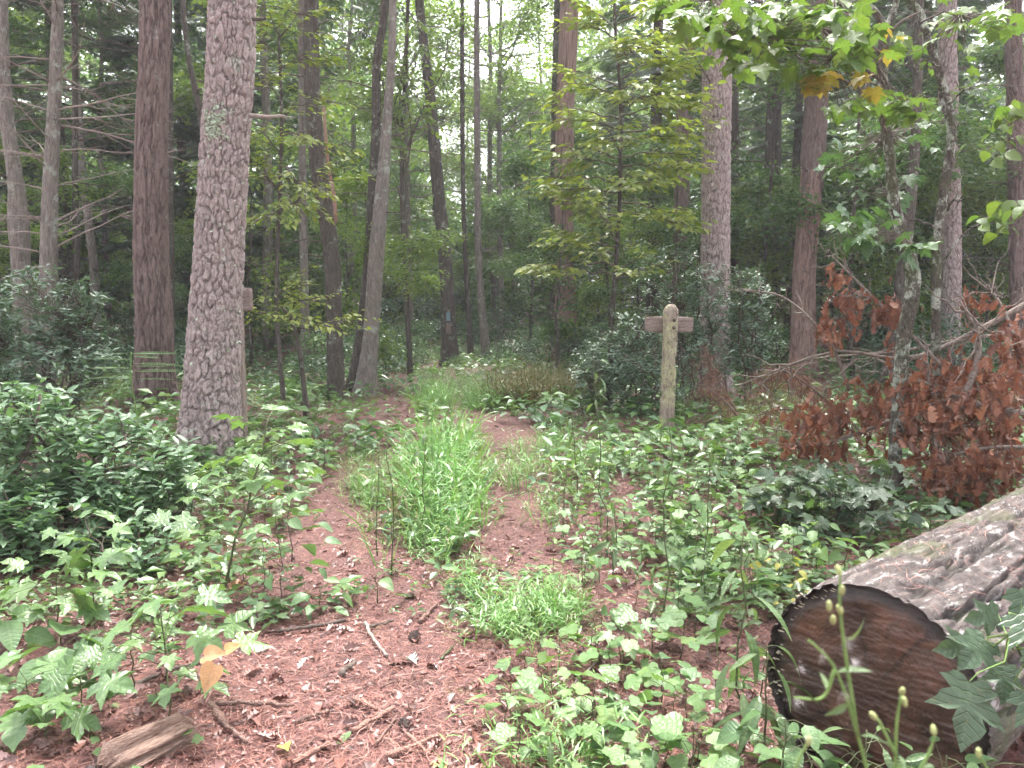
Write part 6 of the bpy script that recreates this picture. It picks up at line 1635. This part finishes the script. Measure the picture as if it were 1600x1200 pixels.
# pine cones
def cone_parts():
    core = Tubes(); core.add(np.array([[0, 0, 0], [0.025, 0, 0], [0.05, 0, 0]]), [0.006, 0.011, 0.004], 6)
    sv, sf, su = T['small'][0]
    pos, ax_, nr2 = [], [], []
    for i in range(46):
        t = i / 46; a = i * 2.4; d = np.array([0.45, math.cos(a), math.sin(a)])
        pos.append((0.05 * t, 0.006 * math.cos(a), 0.006 * math.sin(a))); ax_.append(d); nr2.append((-1, math.cos(a), math.sin(a)))
    return core.mesh('core', M['twig']), scatter_mesh('scales', 'small', np.array(pos), frames(np.array(ax_), np.array(nr2)), 0.024 * np.sin(np.linspace(0.5, 2.7, 46)), M['cone'])
M['cone'] = leaf_mat('cone_scale', [(0.06, 0.04, 0.035), (0.12, 0.085, 0.075)], 0.6, 0, 0.3, vein=False)
ck, cs_ = cone_parts()
for lab, px, py, s in (('dark pine cone on the path below the grass clump', 645, 1006, 1.2), ('dark pine cone near the bottom centre of the path', 636, 1143, 0.9), ('pine cone at the far right by the log foot', 1565, 1180, 0.8)):
    g_ = G(px, py); o = thing('pine_cone', lab, 'cone', g_ + [0, 0, 0.016]); o.rotation_euler.z = rng.uniform(0, 3); o.scale = (s, s, s)
    link('core', ck, o); link('scale', cs_, o, kind='stuff')
def lone_leaf(lab, px, py, kind, s, mat):
    g_ = G(px, py) + [0, 0, 0.018]
    o = link('fallen_leaf', tmesh(kind, 0, M[mat]), None, tuple(g_)); o.scale = (s, s, s); o.rotation_euler = (rng.normal(0, .2), rng.normal(0, .2), rng.uniform(0, 6.28)); tag(o, lab, 'leaf')
lone_leaf('pale whitish curled leaf lying on the bare path', 651, 1044, 'oak', 0.09, 'white_leaf')
lone_leaf('yellow fallen leaf left of the reddish bottom stick', 442, 1173, 'heart', 0.055, 'yellow')
lone_leaf('pale green narrow leaf at the end of the light brown stick', 550, 1150, 'laurel', 0.08, 'tulip')
lone_leaf('orange fallen leaf at the bottom edge of the path', 682, 1197, 'maple', 0.06, 'orange')
lone_leaf('round pale leaf on the path left of the short thick stick', 640, 938, 'heart', 0.09, 'viburnum')
lone_leaf('red fallen leaf under the sapling left of the grass', 432, 778, 'maple', 0.12, 'orange')
lone_leaf('tan leaf standing among seedlings left of the path', 378, 915, 'heart', 0.1, 'orange')
# the white pine fungus-like seed heads etc. end here

# ------------------------------------------------------------------ misty air
v8 = np.array([(x, y, z) for x in (-80, 80) for y in (-20, 90) for z in (-6, 26)], float)
# close the box well outside everything it holds
hz = mesh_np('haze', v8, np.array([[0, 1, 3, 2], [4, 6, 7, 5], [0, 4, 5, 1], [2, 3, 7, 6], [0, 2, 6, 4], [1, 5, 7, 3]]))
hm = bpy.data.materials.new('misty_air'); hm.use_nodes = True
nt = hm.node_tree; nt.nodes.remove(nt.nodes['Principled BSDF'])
pv = nt.nodes.new('ShaderNodeVolumePrincipled'); pv.inputs['Color'].default_value = (0.95, 0.97, 1, 1); pv.inputs['Density'].default_value = 0.0019
pv.inputs['Anisotropy'].default_value = 0.3
nt.links.new(pv.outputs[0], nt.nodes['Material Output'].inputs['Volume'])
hz.materials.append(hm)
tag(link('haze', hz), 'thin bright mist in the air among the trees', kind='stuff')

# ------------------------------------------------------------------ things that would share a label are told apart by their order from left to right
ORD = {2: ('left one', 'right one'), 3: ('left one', 'middle one', 'right one')}
NTH = ['second', 'third', 'fourth', 'fifth', 'sixth', 'seventh', 'eighth', 'ninth', 'tenth']
for k_ in range(4, 12): ORD[k_] = ('leftmost',) + tuple(w + ' from left' for w in NTH[:k_ - 2]) + ('rightmost',)
same = {}
for o in COL.objects:
    if o.parent is None and o.get('category') and o.get('group'): same.setdefault(o['label'], []).append(o)
for lab, os_ in same.items():
    if len(os_) in ORD:
        os_.sort(key=lambda o: o.location.x / max(o.location.y, 0.1))
        for o, w in zip(os_, ORD[len(os_)]):
            if len((lab + ' ' + w).split()) <= 16: o['label'] = lab + ', ' + w
